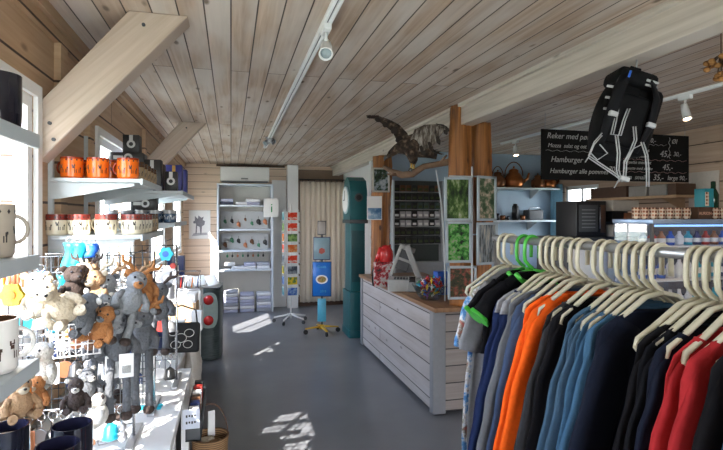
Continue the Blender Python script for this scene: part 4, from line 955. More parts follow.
for i, (x, y, r) in enumerate(ctrl):
    rings.append([e(x, y)+Vector((math.sin(-.35)*r*math.sin(u)*-.6, r*.85*math.cos(u), r*math.sin(u))) for u in [k*math.pi/9 for k in range(18)]])
m.loft(rings); body = m.build('body', mb_, t)
MB().tube([e(387, 156.5), e(384.5, 158.5), e(384, 161)], [.018, .013, .002], 8).build('beak', m_dgrey, t)
for sy in (-1, 1): MB().ball(e(389, 153.5, sy*.036), .008, 8).build('eye', m_blackc, t)
def wing(ptsA, ptsB, th, mats, name, feathers):
    """leading edge A, trailing edge B, as a cambered slab with fingered feathers"""
    m = MB(); n = len(ptsA); rings = []
    for a, b in zip(ptsA, ptsB):
        up = Vector((0, th, 0)); ring = []
        for k in range(7): f = k/6; ring.append(a.lerp(b, f)+up*(1.2-f)*.6+Vector((0, .03*math.sin(f*3.14), 0)))
        for k in range(6, -1, -1): f = k/6; ring.append(a.lerp(b, f)-up*(1.2-f)*.6+Vector((0, .03*math.sin(f*3.14), 0)))
        rings.append(ring)
    m.loft(rings); w_ = m.build(name, mats[0], t)
    for p0, p1, r in feathers:
        d = (p1-p0); q = MB(); side = d.cross(Vector((0, 1, 0))).normalized()*r
        q.loft([[p0+side*.6+Vector((0, .004, 0)), p0-side*.6+Vector((0, .004, 0)), p0-side*.6-Vector((0, .004, 0)), p0+side*.6-Vector((0, .004, 0))],
                [p0+d*.6+side+Vector((0, .004, 0)), p0+d*.6-side+Vector((0, .004, 0)), p0+d*.6-side-Vector((0, .004, 0)), p0+d*.6+side-Vector((0, .004, 0))],
                [p1+side*.25+Vector((0, .002, 0)), p1-side*.25+Vector((0, .002, 0)), p1-side*.25-Vector((0, .002, 0)), p1+side*.25-Vector((0, .002, 0))]], smooth=False)
        q.build('feather', mats[1], w_)
A = [e(412, 146, .05), e(408, 132, .07), e(400, 123, .09), e(389, 117, .10), e(379, 113.5, .11), e(372, 112.2, .12)]
B = [e(398, 148, .05), e(397, 139, .07), e(393, 130, .09), e(385, 123.5, .10), e(378, 118, .11), e(373.5, 114.5, .12)]
wing(A, B, .018, (mb_, m_dfe), 'left_wing', [(A[k].lerp(B[k], .5), B[k]+Vector((-.006, 0, -.012)), .03) for k in range(1, 5)]+[(A[5].lerp(B[4], .5), A[5]+Vector((-.05, .0, -.005)), .014), (A[4], A[5]+Vector((-.045, .03, -.015)), .014)])
A = [e(409, 143, -.06), e(413, 132, -.12), e(422, 128.5, -.18), e(432, 129, -.22), e(441, 132, -.24)]
B = [e(416, 152, -.05), e(421, 153, -.10), e(428, 150, -.15), e(434, 144, -.20), e(440, 135, -.24)]
wing(A, B, .015, (m_under, m_dfe), 'right_wing', [(A[k].lerp(B[k], .75), B[k]+Vector((.02, 0, -.035)), .018) for k in range(1, 5)]+[(A[4], A[4]+Vector((.03, 0, -.035)), .014), (A[3], A[4]+Vector((.015, 0, .0)), .014)])
for k in range(6):
    p0, p1 = e(428, 151, -.02+.01*k), e(443-1.2*k, 155-1.4*k+5*(k % 2)*.3, -.05+.02*k)
    MB().tube([p0, p0.lerp(p1, .6), p1], [.012, .020, .008], 6, flat=.25).build('tail_feather', m_dfe, t)
for sx, dy in ((0, -.04), (3.5, .05)):
    l = MB().tube([e(409+sx, 151, dy), e(411.5+sx, 160, dy), e(411+sx, 164, dy)], [.05, .032, .014], 10).build('leg', mb_, t)
    MB().tube([e(411+sx, 164, dy), e(411+sx, 169.5, dy)], .009, 8).build('foot', plain('yellow_skin', (.4,.26,.06), .6), l)
    for k in (-1, 0, 1): MB().tube([e(411+sx, 169.2, dy), e(409+sx, 169.5, dy+.015*k-.01), e(407.8+sx, 171.8, dy+.02*k-.01)], [.007, .006, .003], 6).build('talon', m_dgrey, l)

# ================================================================ ceiling tracks and spots
def spot(name_loc, head, lab, on=False, col_=m_white):
    x, y, z = name_loc; t = T('track_spotlight', lab, 'spotlight', (x, y, z)); h = Vector(head)
    MB().rbox(-.018, .018, -.05, .05, -.03, 0, .004).build('adapter', col_, t)
    MB().cyl((0, 0, -.03), (0, 0, h.z+.05), .008).build('stem', col_, t)
    d = Vector((h.x, h.y, -.09)).normalized() if not on else Vector((-.1, -.35, -1)).normalized()
    c = Vector((0, 0, h.z+.03))
    R = d.to_track_quat('Z', 'Y').to_matrix().to_4x4(); R.translation = c
    o = MB().lathe([(0, -.05), (.022, -.05), (.028, .0), (.03, .07), (.034, .075), (.028, .075), (.02, .04), (0, .035)], M=R).build('lamp_head', col_, t)
    MB().lathe([(0, .045), (.018, .052), (.026, .066), (0, .07)], M=R).build('bulb', glow('warm_bulb', (1, .62, .35), 30) if on else m_glass2, t)
    return t
m_glass2 = plain('lens_glass', (.35,.42,.45), .05)
def track(x, y0, y1, z, lab):
    t = T('lighting_track', lab, 'lighting track', (x, (y0+y1)/2, z)); L = (y1-y0)/2
    MB().rbox(-.022, -.004, -L, L, -.022, 0, .002, None, 1).rbox(.004, .022, -L, L, -.022, 0, .002, None, 1).box(-.006, .006, -L, L, -.006, -.001).build('rail', m_white, t)
    MB().box(-.004, .004, -L, L, -.012, -.007).build('groove', m_dgrey, t)
    for sy in (-1, 1): MB().rbox(-.02, .02, sy*L-.02, sy*L+.02, -.024, 0, .003).build('end_cap', m_white, t)
track(.435, .9, 6.7, ZC-.001, 'white lighting track on the ceiling over the aisle')
p = P(322, 30, Z=2.54); spot((.435, 2.33, ZC-.023), (-.02, -.10, -.13), 'white spotlight nearest the camera on the aisle track')
spot((.435, 6.05, ZC-.023), (-.1, -.08, -.03), 'small steel spotlight pointing left near the far end of the aisle track', col_=m_steel)
spot((.435, 5.9, ZC-.023), (.1, -.08, -.03), 'small steel spotlight pointing right near the far end of the aisle track', col_=m_steel)
track(3.28, 2.3, 5.6, ZC-.001, 'white lighting track over the kitchen side')
tk = bpy.data.objects['lighting_track.001']
spot((3.28, 5.3, ZC-.023), (0, -.1, -.14), 'lit spotlight left of the blackboard', True)
spot((3.28, 3.0, ZC-.023), (0, -.1, -.14), 'lit spotlight above the right end of the blackboard', True)
for nm, (x, y, z) in (('spot', (3.27, 5.25, 2.26)), ('spot', (3.27, 2.95, 2.26))):
    l = bpy.data.lights.new(nm, 'SPOT'); l.energy = 12; l.color = (1, .7, .45); l.spot_size = 1.4; l.spot_blend = .6; l.shadow_soft_size = .03
    o = bpy.data.objects.new(nm, l); col.objects.link(o); o.location = (x, y, z)

# ================================================================ kitchen side
def wallshelf(lab, x0, x1, y0, y1, z, m, br, th=.025, dirx=False):
    t = T('kitchen_shelf', lab, 'shelf', (x0, y0, z-th)); MB().rbox(0, x1-x0, 0, y1-y0, 0, th, .003).build('board', m, t)
    for v in br:
        if dirx: MB().poly([(x1-x0, -.14), (x1-x0, 0), (.03, 0), (x1-x0-.03, -.13)], .015, Matrix.Translation((0, v, 0))).build('bracket', m, t)
        else: MB().poly([(y1-y0, -.12), (y1-y0, 0), (.03, 0), (y1-y0-.02, -.12)], .015, Matrix.Translation((v, 0, 0)) @ Matrix.Rotation(math.pi/2, 4, 'Z')).build('bracket', m, t)
wallshelf('upper white kitchen shelf carrying copper kettles', 3.62, 4.68, 6.38, 6.655, 2.06, m_shelf, (.1, .75))
wallshelf('lower white kitchen shelf with dark flask', 3.62, 4.64, 6.38, 6.655, 1.59, m_shelf, (.1, .7))
m_cop = plain('old_copper', (.38,.13,.045), .28, .85, var=.4, scale=12); m_cop2 = plain('dark_copper', (.20,.08,.035), .35, .7, var=.5, scale=14)
def kettle(x, s, m_, lab, handle=True):
    t = T('copper_kettle', lab, 'kettle', (x, 6.51, 2.06), random.uniform(-.5, .5))
    MB().lathe([(0, 0), (.085*s, 0), (.10*s, .03*s), (.105*s, .09*s), (.07*s, .15*s), (.05*s, .165*s), (.052*s, .19*s), (.03*s, .205*s), (.0, .215*s)], seg=20).build('body', m_, t)
    MB().tube([(.09*s, 0, .06*s), (.14*s, 0, .10*s), (.16*s, 0, .16*s)], [.022*s, .014*s, .010*s], 8).build('spout', m_, t)
    MB().ball((0, 0, .225*s), .012*s, 8).build('lid_knob', m_, t)
    if handle: MB().tube([(.095*s*math.cos(u), 0, .13*s+.15*s*math.sin(u)) for u in [k*math.pi/10 for k in range(11)]], .006*s, 6).build('handle', m_cop2, t)
    else: MB().tube([(-.09*s, 0, .14*s), (-.16*s, 0, .12*s), (-.15*s, 0, .04*s), (-.10*s, 0, .03*s)], .008*s, 6).build('handle', m_cop2, t)
kettle(3.74, 1.1, m_cop2, 'dark copper kettle at the left end of the upper kitchen shelf')
kettle(4.00, 1.35, m_cop, 'shiny copper kettle, largest on the upper kitchen shelf')
kettle(4.40, .95, m_cop2, 'small dark copper pot right of the largest kettle', False)
kettle(4.40, .9, m_cop2, 'dark copper coffee pot near the right of the upper kitchen shelf', False)
kettle(4.59, 1.0, m_cop, 'copper coffee pot at the right end of the upper kitchen shelf', False)
tag(MB().lathe([(0, 0), (.045, 0), (.045, .20), (.03, .22), (.03, .235), (0, .24)]).build('thermos_flask', m_black, loc=(4.02, 6.5, 1.59)), 'black thermos flask on the lower kitchen shelf', 'flask')
t = T('toaster', 'dark toaster on the lower kitchen shelf, right end', 'toaster', (4.33, 6.52, 1.59)); MB().rbox(-.12, .12, -.08, .08, 0, .15, .02).build('body', m_dgrey, t); MB().tube([(-.1, -.03, .15), (-.08, -.03, .18), (.08, -.03, .18), (.1, -.03, .15)], .006, 6).build('rack', m_chrome, t)
for k, (x, h) in enumerate(((3.72, .10), (3.81, .07), (3.88, .06), (4.14, .07))): tag(MB().lathe([(0, 0), (.035, 0), (.038, h), (.03, h), (.028, .01), (0, .01)]).build('cup', m_blackc if k % 2 == 0 else m_cop2, loc=(x, 6.5, 1.59)), ('tall dark cup at the left end of the lower kitchen shelf', 'brown cup second on the lower kitchen shelf', 'small dark cup left of the flask', 'brown cup right of the flask')[k], 'cup')
m = MB(); rings = []
for i in range(6):
    z = 2.12-1.9*i/5; rings.append([Vector((4.70+.015*math.sin(j*.9)+dx_, 6.36+.28*(j if dx_ == 0 else 24-j)/24, z)) for dx_ in (0, .006) for j in range(25)])
m.loft(rings); tag(m.build('window_curtain', plain('pale_blue_cloth', (.25,.48,.62), .8)), 'pale blue curtain beside the small kitchen window', 'curtain')
# base cabinet with microwave + coffee machine
t = T('kitchen_cabinet', 'tall grey kitchen cabinet carrying the microwave and coffee machine', 'cabinet', (3.62, 4.46, 0))
MB().rbox(-.45, .45, -.25, .25, .0, 1.44, .004).build('body', m_dgrey, t)
for sx in (-1, 1):
    d_ = MB().rbox(sx*.222-.215, sx*.222+.215, -.27, -.251, .08, 1.40, .003).build('door', m_white, t); MB().cyl((sx*.03, -.29, .8), (sx*.03, -.29, .95), .006).build('handle', m_steel, d_)
p = P(584, 218, Y=4.4); t = T('microwave_oven', 'black microwave oven on the kitchen cabinet', 'microwave', (p.x, 4.45, 1.441), 0)
MB().rbox(-.175, .175, -.16, .17, 0, .36, .006).build('casing', m_black, t); MB().rbox(-.15, .07, -.168, -.161, .05, .32, .003).build('door', m_dgrey, t)
m = MB()
for k in range(6): m.box(-.12, .04, -.1695, -.1685, .09+k*.035, .10+k*.035)
m.build('door_slats', m_grey, t); MB().cyl((.09, -.175, .08), (.09, -.175, .3), .006).build('handle', m_steel, t); MB().rbox(.105, .165, -.166, -.161, .04, .32, .002).build('control_panel', m_dwood, t)
p = P(620, 218, Y=4.3); t = T('coffee_machine', 'cream and black coffee machine right of the microwave', 'coffee machine', (p.x+.03, 4.40, 1.441))
m_cr = plain('cream_enamel', (.50,.46,.38), .35)
MB().rbox(-.16, .16, -.15, .17, .26, .37, .01).build('top_housing', m_cr, t); MB().rbox(-.16, .16, .0, .17, 0, .26, .006).build('back_housing', m_dgrey, t); MB().rbox(-.16, .16, -.15, .0, 0, .12, .008).build('drip_base', m_cr, t)
MB().rbox(.0, .15, -.156, -.03, .15, .24, .004).build('brown_panel', plain('rust_panel', (.3,.1,.04), .4), t); MB().rbox(-.14, .0, -.12, -.02, .15, .25, .004).build('group_head', m_black, t)
# display fridge
dx0, dx1, dy0, dy1 = 3.28, 4.55, 3.30, 3.74
t = T('display_fridge', 'glass fronted refrigerated counter with blue lit shelves', 'display fridge', ((dx0+dx1)/2, (dy0+dy1)/2, 0)); a, b_ = (dx1-dx0)/2, (dy1-dy0)/2
MB().rbox(-a, a, -b_, b_, 0, .55, .006).build('base', m_steel, t); MB().box(-a+.02, a-.02, b_-.01, b_-.006, .55, 1.58).build('back_glass', glass('bluish_glass', (.6,.75,.95), .06), t)
MB().rbox(-a, a, -b_, b_, 1.585, 1.625, .008).build('top_panel', plain('steel_blue_reflection', (.30,.42,.60), .25, .5), t)  # the blue reflected along the steel top is put into its colour
MB().rbox(-a, -a+.02, -b_, -b_+.03, .55, 1.585, .003).build('side_post', m_dgrey, t); MB().box(-a+.004, -a+.008, -b_+.03, b_-.03, .55, 1.585).build('side_glass', m_glass, t); MB().rbox(a-.025, a, -b_, b_, .55, 1.585, .003).build('side_panel', m_steel, t)
for z in (.85, 1.12, 1.40): MB().rbox(-a+.025, a-.025, -b_+.04, b_-.03, z-.012, z, .002).build('shelf', m_bluew, t)
MB().box(-a+.02, a-.02, -b_+.005, -b_+.009, .57, 1.58).build('front_glass', m_glass, t)
MB().rbox(-a+.03, a-.03, -b_+.03, -b_+.05, 1.562, 1.578, .003).build('lamp_tube', glow('cool_tube', (.25,.5,1), .6), t)
BCs = ['blue', 'white', 'cyan', 'navy', 'red', 'copper']
for rr, z in enumerate((1.12, 1.40, .85)):
    for k in range(13):
        x = dx0+.08+k*.095; h = .17 if rr != 1 else .12; c = BCs[(k//3+rr*2) % 4] if rr != 1 else BCs[(k+3) % 6]
        m = MB(); m.lathe([(0, 0), (.032, 0), (.034, .02), (.034, h*.6), (.015, h*.8), (.013, h), (0, h)], seg=12); o = m.build('bottle', kmat(c), loc=(x, 3.48, z+.0005))
        MB().lathe([(.0345, h*.2), (.0345, h*.5)], seg=12).build('bottle_label', m_paper, o)
        tag(o, f'{c} bottle {ORD[k]} from left on the {("middle", "top", "lowest")[rr]} shelf of the fridge', 'bottle', 'bottles in the display fridge')
# mugs on top of the fridge, dotted pattern
m_dot, nt, b = newmat('red_dotted_cup'); tc = N(nt, 'ShaderNodeTexCoord'); vo = N(nt, 'ShaderNodeTexVoronoi'); vo.inputs['Scale'].default_value = 34; vo.inputs['Randomness'].default_value = .1
nt.links.new(tc.outputs['Object'], vo.inputs[0]); nt.links.new(ramp(nt, vo.outputs['Distance'], [(.28, (.10,.03,.02)), (.36, (.55,.2,.08)), (.5, (.72,.62,.5))]), b.inputs['Base Color']); b.inputs['Roughness'].default_value = .35
k = 0
for px in (636, 644, 653, 661, 669, 677, 686, 715, 723, 731):
    for row in range(2):
        x = P(px, 212, Y=3.42+row*.10).x; y = 3.42+row*.10
        o = T('patterned_cup', f'dotted cup on the fridge, {ORD[k]} from left in the {("front", "back")[row]} row', 'cup', (x, y, 1.6255), 0, 'dotted cups on the display fridge')
        MB().lathe([(0, 0), (.026, 0), (.030, .01), (.033, .095), (.030, .095), (.027, .012), (0, .01)], seg=16).build('cup', m_dot, o); MB().tube([(.031+.02*math.sin(u), 0, .05+.024*math.cos(u)) for u in [q*math.pi/6 for q in range(7)]], .004, 6).build('handle', m_dot, o)
    k += 1
x = P(701, 212, Y=3.42).x; t = T('dark_carton', 'dark brown carton with pale lettering among the dotted cups', 'carton', (x, 3.44, 1.6255)); MB().rbox(-.075, .075, -.06, .06, 0, .10, .003).build('box', m_dwood, t)
MB().add(text_mb('AURION', .036, .001, 'CENTER'), Matrix.Translation((0, -.0615, .035)), False).build('lettering', plain('pink_print', (.6,.35,.25), .5), t)
for kk, (px, pz, w_, h_) in enumerate(((705, 1.7265, .10, .16), )):
    x = P(px, 200, Y=3.45).x; t = T('teal_carton', 'teal carton with an orange dotted pattern stacked on the dark carton', 'carton', (x, 3.46, pz)); MB().rbox(-w_/2, w_/2, -.05, .05, 0, h_, .003).build('box', plain('teal_card', (.02,.28,.33), .45), t)
    MB().box(-w_/2+.005, -w_/2+.045, -.0515, -.0505, .01, h_-.03).build('picture', m_dot, t)
x = P(724, 200, Y=3.5).x; tag(MB().lathe([(0, 0), (.04, 0), (.045, .22), (.02, .28), (.02, .34), (0, .345)]).build('green_bottle', plain('dark_green_glass', (.015,.06,.03), .1), loc=(x+.02, 3.62, 1.6255)), 'dark green bottle at the right frame edge on the fridge', 'bottle')
# shelf on the right wall with trays
wallshelf('light wooden shelf on the right wall below the blackboard', 4.42, 4.745, 4.15, 5.5, 1.87, m_wood_plain, (.2, 1.1), .03, True)
for k, (y0, y1, c, lb, h) in enumerate(((4.85, 5.45, 'd', 'dark brown wooden box on the right wall shelf', .13), (4.56, 4.82, 'w', 'grey white bundle beside the dark wooden box', .12), (4.30, 4.53, 'w', 'grey white bundle at the right end of the wall shelf', .12), (4.18, 4.28, 'd', 'small dark wooden box at the very end of the wall shelf', .12))):
    mm = m_dwood if c == 'd' else plain('grey_linen', (.32,.30,.27), .8, scale=40)
    o = MB().rbox(-.13, .13, -(y1-y0)/2, (y1-y0)/2, 0, h, .01 if c == 'w' else .004)
    o = o.build('wooden_box' if c == 'd' else 'linen_bundle', mm, loc=(4.58, (y0+y1)/2, 1.87)); tag(o, lb, 'box' if c == 'd' else 'bundle')
t = T('wall_notice', 'blank pale notice board on the right wall', 'notice board', (4.742, 4.12, 1.92)); MB().rbox(-.006, .006, -.17, .17, -.17, .19, .002).build('board', plain('pale_notice', (.55,.5,.44), .6), t)
# dried flowers hanging from the ceiling at the right
p = P(716, 64, d=2.35)
t = T('dried_flower_bunch', 'bunch of orange dried flowers hanging from the ceiling at the right edge', 'dried flowers', (p.x+.03, p.y, ZC)); hh = ZC-p.z
MB().cyl((0, 0, 0), (0, 0, -hh+.03), .003).build('string', m_dwood, t); random.seed(5)
m = MB(); m2 = MB()
for k in range(26):
    a, r, z = random.uniform(0, 6.3), random.uniform(0, .07), -hh+random.uniform(-.07, .05); q = Vector((r*math.cos(a), r*math.sin(a), z)); m2.tube([(0, 0, -hh+.05), q], .003, 4); m.ball(q, (.016, .016, .013), 7)
m2.build('stems', m_dwood, t); m.build('flower_heads', plain('ochre_petals', (.42,.20,.06), .8, var=.5), t)

# ================================================================ blackboard
X0, X1, BY = 2.67, 4.30, 3.90
bz0, bz1 = 1.975, 2.425
t = T('menu_blackboard', 'long blackboard with white handwritten menu hanging from the ceiling', 'blackboard', ((X0+X1)/2, BY, 0))
bw = (X1-X0)/2
MB().rbox(-bw, bw, -.008, .008, bz0, bz1, .003).build('board', plain('blackboard', (.009,.0085,.0085), .8, var=.3, scale=6, Specular_IOR_Level=.15), t)
for sx in (-1, 1): MB().cyl((sx*(bw-.04), 0, bz1-.002), (sx*(bw-.04), 0, ZC), .002, seg=6).build('hanging_wire', m_steel, t)
chalk = plain('chalk', (.40,.40,.39), .9, var=.25, scale=90)
def wr(tx, x, z, s, nm='menu_text'):
    MB().add(text_mb(tx, s, .0008, 'LEFT', .25), Matrix.Translation((-bw+x, -.0095, z)), False).build(nm, chalk, t, fix=False)
wr('Reker med pøhle', .05, 2.345, .072); wr('Mozza  salat og ost', .06, 2.265, .052); wr('Hamburger', .09, 2.135, .072); wr('Hamburger alle pommes', .08, 2.035, .062)
wr('Hafslette  30,-', .88, 2.345, .062); wr('Øl', 1.42, 2.345, .062); wr('Kylling med ris', .86, 2.255, .05); wr('Pommes og dressing', .86, 2.20, .035); wr('45,-', 1.28, 2.215, .085); wr('30,-', 1.44, 2.225, .06)
wr('Baguette med ost', .86, 2.14, .045); wr('Baguette med skinke', .86, 2.085, .04); wr('45,-', 1.31, 2.09, .08); wr('Pizza  small', .84, 1.995, .06); wr('35,-', 1.20, 1.99, .08); wr('large 90,-', 1.37, 1.995, .062); wr('70,-', .70, 2.06, .07)
for (x0, x1, z, rd) in ((.04, .80, 2.235, 0), (.86, 1.36, 2.325, 0), (.84, 1.6, 2.18, 1), (.84, 1.6, 2.065, 1)):
    MB().tube([(-bw+x0+(x1-x0)*k/40, -.0095, z+.006*math.sin(k*1.3)) for k in range(41)], .0028, 5, flat=.4).build('divider_line', chalk if not rd else plain('pink_chalk', (.5,.3,.28), .9), t)
MB().tube([(-bw+1.395+.008*math.sin(k), -.0095, 2.40-.2*k/20) for k in range(21)], .0025, 5).build('divider_line', chalk, t)

# ================================================================ backpack under the beam
bp = P(621, 116, d=2.40)
t = T('backpack', 'black hiking backpack with loose white edged straps hanging from the beam', 'backpack', bp, -TH); t.rotation_euler.y = .30; t.scale = (1.06, 1.06, 1.06)
m = MB(); rings = []
for i in range(13):
    v = i/12; z = -.19+.38*v; w = .105*(math.sin(math.pi*(v*.90+.08))**.32); d = .085*(math.sin(math.pi*(v*.88+.1))**.4)
    rings.append([Vector((w*(abs(math.cos(u))**.7)*(1 if math.cos(u) > 0 else -1), d*(abs(math.sin(u))**.7)*(1 if math.sin(u) > 0 else -1)+.03, z)) for u in [k*math.pi/12 for k in range(24)]])
m_nyl = plain('black_nylon', (.006,.006,.007), .75, var=.5, scale=30, bump=.3, Specular_IOR_Level=.15); m_tape = plain('white_webbing', (.45,.46,.47), .6); m_strap = plain('black_webbing', (.010,.010,.012), .8, Specular_IOR_Level=.15)
m.loft(rings); m.build('main_bag', m_nyl, t)
MB().rbox(.02, .15, -.05, .10, -.16, .15, .045).build('side_pocket', m_nyl, t)
MB().rbox(-.075, .075, -.09, -.04, -.15, .08, .022).build('front_pocket', m_nyl, t)
MB().rbox(-.09, .09, -.07, .10, .13, .20, .03).build('lid', m_nyl, t)
MB().tube([(-.03, .0, .19), (-.02, 0, .225), (.02, 0, .225), (.03, 0, .19)], .007, 6).build('grab_loop', m_strap, t)
for k, z in enumerate((.10, .05, .0)): MB().rbox(-.112, -.03, -.066, -.060, z, z+.010, .001, Matrix.Rotation(-.15, 4, 'Y'), 1).build('webbing_strip', m_tape, t)
for k in (-1, 1):
    s = MB().tube([(k*.06, -.06, .17), (k*.085, -.10, .08), (k*.09, -.105, -.04), (k*.08, -.07, -.16)], [.020, .026, .024, .014], 8, flat=.35).build('shoulder_strap', m_strap, t)
    MB().rbox(k*.085-.018, k*.085+.018, -.125, -.105, -.05, -.03, .003).build('buckle', m_tape, s)
MB().rbox(.03, .085, -.075, -.068, .155, .165, .001, None, 1).rbox(.03, .085, -.075, -.068, .135, .143, .001, None, 1).build('webbing_strip', m_tape, t)
MB().rbox(-.062, -.053, -.095, -.088, .14, .17, .002).build('blue_toggle', kmat('blue'), t)
def st(pts, nm='loose_strap', w=.0045): MB().tube([(x, y, z) for x, y, z in pts], w, 6, flat=.5).build(nm, m_tape, t)
Ri = Matrix.Rotation(-.30, 3, 'Y')
def q(px, py, y=-.11): return Ri @ Vector(((px-621)*.0048, y, -(py-112)*.0048))
for dx in (0, 2.2):
    st([q(605+dx, 108), q(603+dx, 120), q(600+dx, 133), q(607+dx, 134), q(611+dx, 120), q(615+dx, 110)])
    st([q(620+dx, 126), q(621+dx, 138), q(617+dx, 148), q(612+dx, 158), q(611+dx, 175)])
    st([q(592, 132+dx), q(585, 140+dx), q(580, 152+dx), q(592, 160+dx), q(604, 168+dx), q(609, 172+dx)])
    st([q(627+dx, 140), q(631+dx, 152), q(632+dx, 166), q(632+dx, 180)])
    st([q(604+dx, 134), q(606+dx, 150), q(605+dx, 165), q(608+dx, 176)])
st([q(581, 152), q(577, 158)]); st([q(607, 174), q(603, 181)]); st([q(612, 158), q(620, 146), q(628, 142)]); st([q(590, 142), q(597, 150), q(588, 156), q(582, 150)])
MB().rbox(-.02, .02, -.012, .012, -.01, .01, .005, Matrix.Translation(q(612, 173))).build('buckle', m_tape, t)
hook = Ri @ Vector((0, 0, 0)); top = t.matrix_basis @ Vector((0, 0, .225)) if False else None
hz = BZ-bp.z
MB().tube([Ri @ Vector((.07, 0, .20)), Ri @ Vector((.072, 0, hz+.01))], .004, 6).build('hook', m_steel, t)

# ================================================================ clothes rack
RX, RZ, RR = 1.10, 1.555, .0145
t = T('clothes_rail', 'grey metal clothes rail full of hanging shirts', 'clothes rail', (RX, 1.2, 0))
MB().cyl((0, -.72, RZ), (0, .74, RZ), RR).build('rail', plain('brushed_grey_tube', (.36,.38,.40), .35, .6), t)
for sy in (-.70, .72):
    MB().cyl((0, sy, .06), (0, sy, RZ), .014).build('upright', m_steel, t); MB().tube([(-.24, sy, .05), (.24, sy, .05)], .014).build('foot', m_steel, t)
    for sx in (-.23, .23): MB().cyl((sx-.01, sy, .025), (sx+.01, sy, .025), .025).build('castor', m_black, t)
m_hang = plain('ivory_plastic', (.58,.56,.43), .35, var=.03); m_gh = plain('green_plastic', (.06,.45,.05), .35)
def hooky(px): r = (px-361.5)/F; return RX*(CS-r*SN)/(SN+r*CS)
def make_hanger(mat, w, lab, grp):
    t = T('clothes_hanger', lab, 'hanger', (RX, 0, RZ), 0, grp)
    r = RR+.0085; z0 = RR+.001-.0
    R_ = .031; zc = RR+.003-R_
    pts = [(R_, 0, zc-.052), (R_*1.03, 0, zc-.03), (R_, 0, zc)]+[(R_*math.cos(u), 0, zc+R_*math.sin(u)*1.0+.001) for u in [math.radians(a) for a in (25, 50, 70, 90, 110, 130, 155)]]+[(-R_, 0, zc), (-R_*1.05, 0, zc-.035), (-R_*.95, 0, zc-.06), (-R_*.4, 0, zc-.078), (0, 0, zc-.085), (0, 0, -.118)]
    MB().tube(pts, .0068, 8).build('hook', mat, t)
    m = MB()
    for sx in (-1, 1): m.tube([(0, 0, -.108), (sx*.05, 0, -.118), (sx*w*.75, 0, -.170), (sx*w, 0, -.195), (sx*w*1.04, 0, -.215), (sx*w*.96, 0, -.232)], [.010, .009, .0085, .008, .007, .006], 8, flat=.75)
    m.tube([(-w*.96, 0, -.232), (w*.96, 0, -.232)], .006, 8); m.build('shoulder_bar', mat, t)
    return t
ROWS = [  # hook px, hanger, garment colour, kind
 (505, 'i', 'floral', 'thin'), (511, 'i', 'grey melange', 'thin'), (524, 'g', 'black green', 'kid'), (532, 'g', 'black green', 'kid'),
 (548, 'i', 'navy grey', 'jersey'), (554, 'i', 'navy grey', 'jersey'), (561, 'i', 'grey', 'long'), (569, 'i', 'slate blue', 'long'), (579, 'i', 'orange', 'long'), (586, 'i', 'orange', 'long'),
 (602, 'i', 'charcoal', 'long'), (610, 'i', 'black', 'long'), (626, 'i', 'steel blue', 'long'), (634, 'i', 'steel blue', 'long'), (643, 'i', 'denim blue', 'long'), (652, 'i', 'denim blue', 'long'), (661, 'i', 'dark navy', 'long'),
 (697, 'i', 'black', 'thin'), (706, 'i', 'black', 'long'), (716, 'i', 'dark print', 'long'), (728, 'i', 'dark navy', 'long'), (745, 'i', 'red', 'long'), (764, 'i', 'red', 'long'), (788, 'i', 'black', 'long'), (818, 'i', 'steel blue', 'long')]
GC = {'grey melange': (.26,.27,.29), 'navy grey': (.012,.022,.07), 'grey': (.13,.14,.155), 'slate blue': (.05,.08,.15), 'orange': (.85,.12,.012), 'charcoal': (.035,.036,.04), 'black': (.008,.008,.010),
      'steel blue': (.055,.11,.175), 'denim blue': (.05,.125,.22), 'dark navy': (.010,.014,.028), 'dark print': (.008,.009,.012), 'red': (.38,.025,.03), 'black green': (.008,.008,.010)}
def cloth(c):
    if c == 'floral': return picture('floral_cloth', [(.3,(.02,.06,.3)), (.42,(.1,.3,.6)), (.5,(.75,.75,.75)), (.58,(.25,.2,.15)), (.66,(.5,.1,.1)), (.75,(.3,.35,.05))], 16, 3)
    return plain('cloth_'+c.replace(' ', '_'), GC[c], .9, var=.18, scale=70, bump=.12, Specular_IOR_Level=.12)
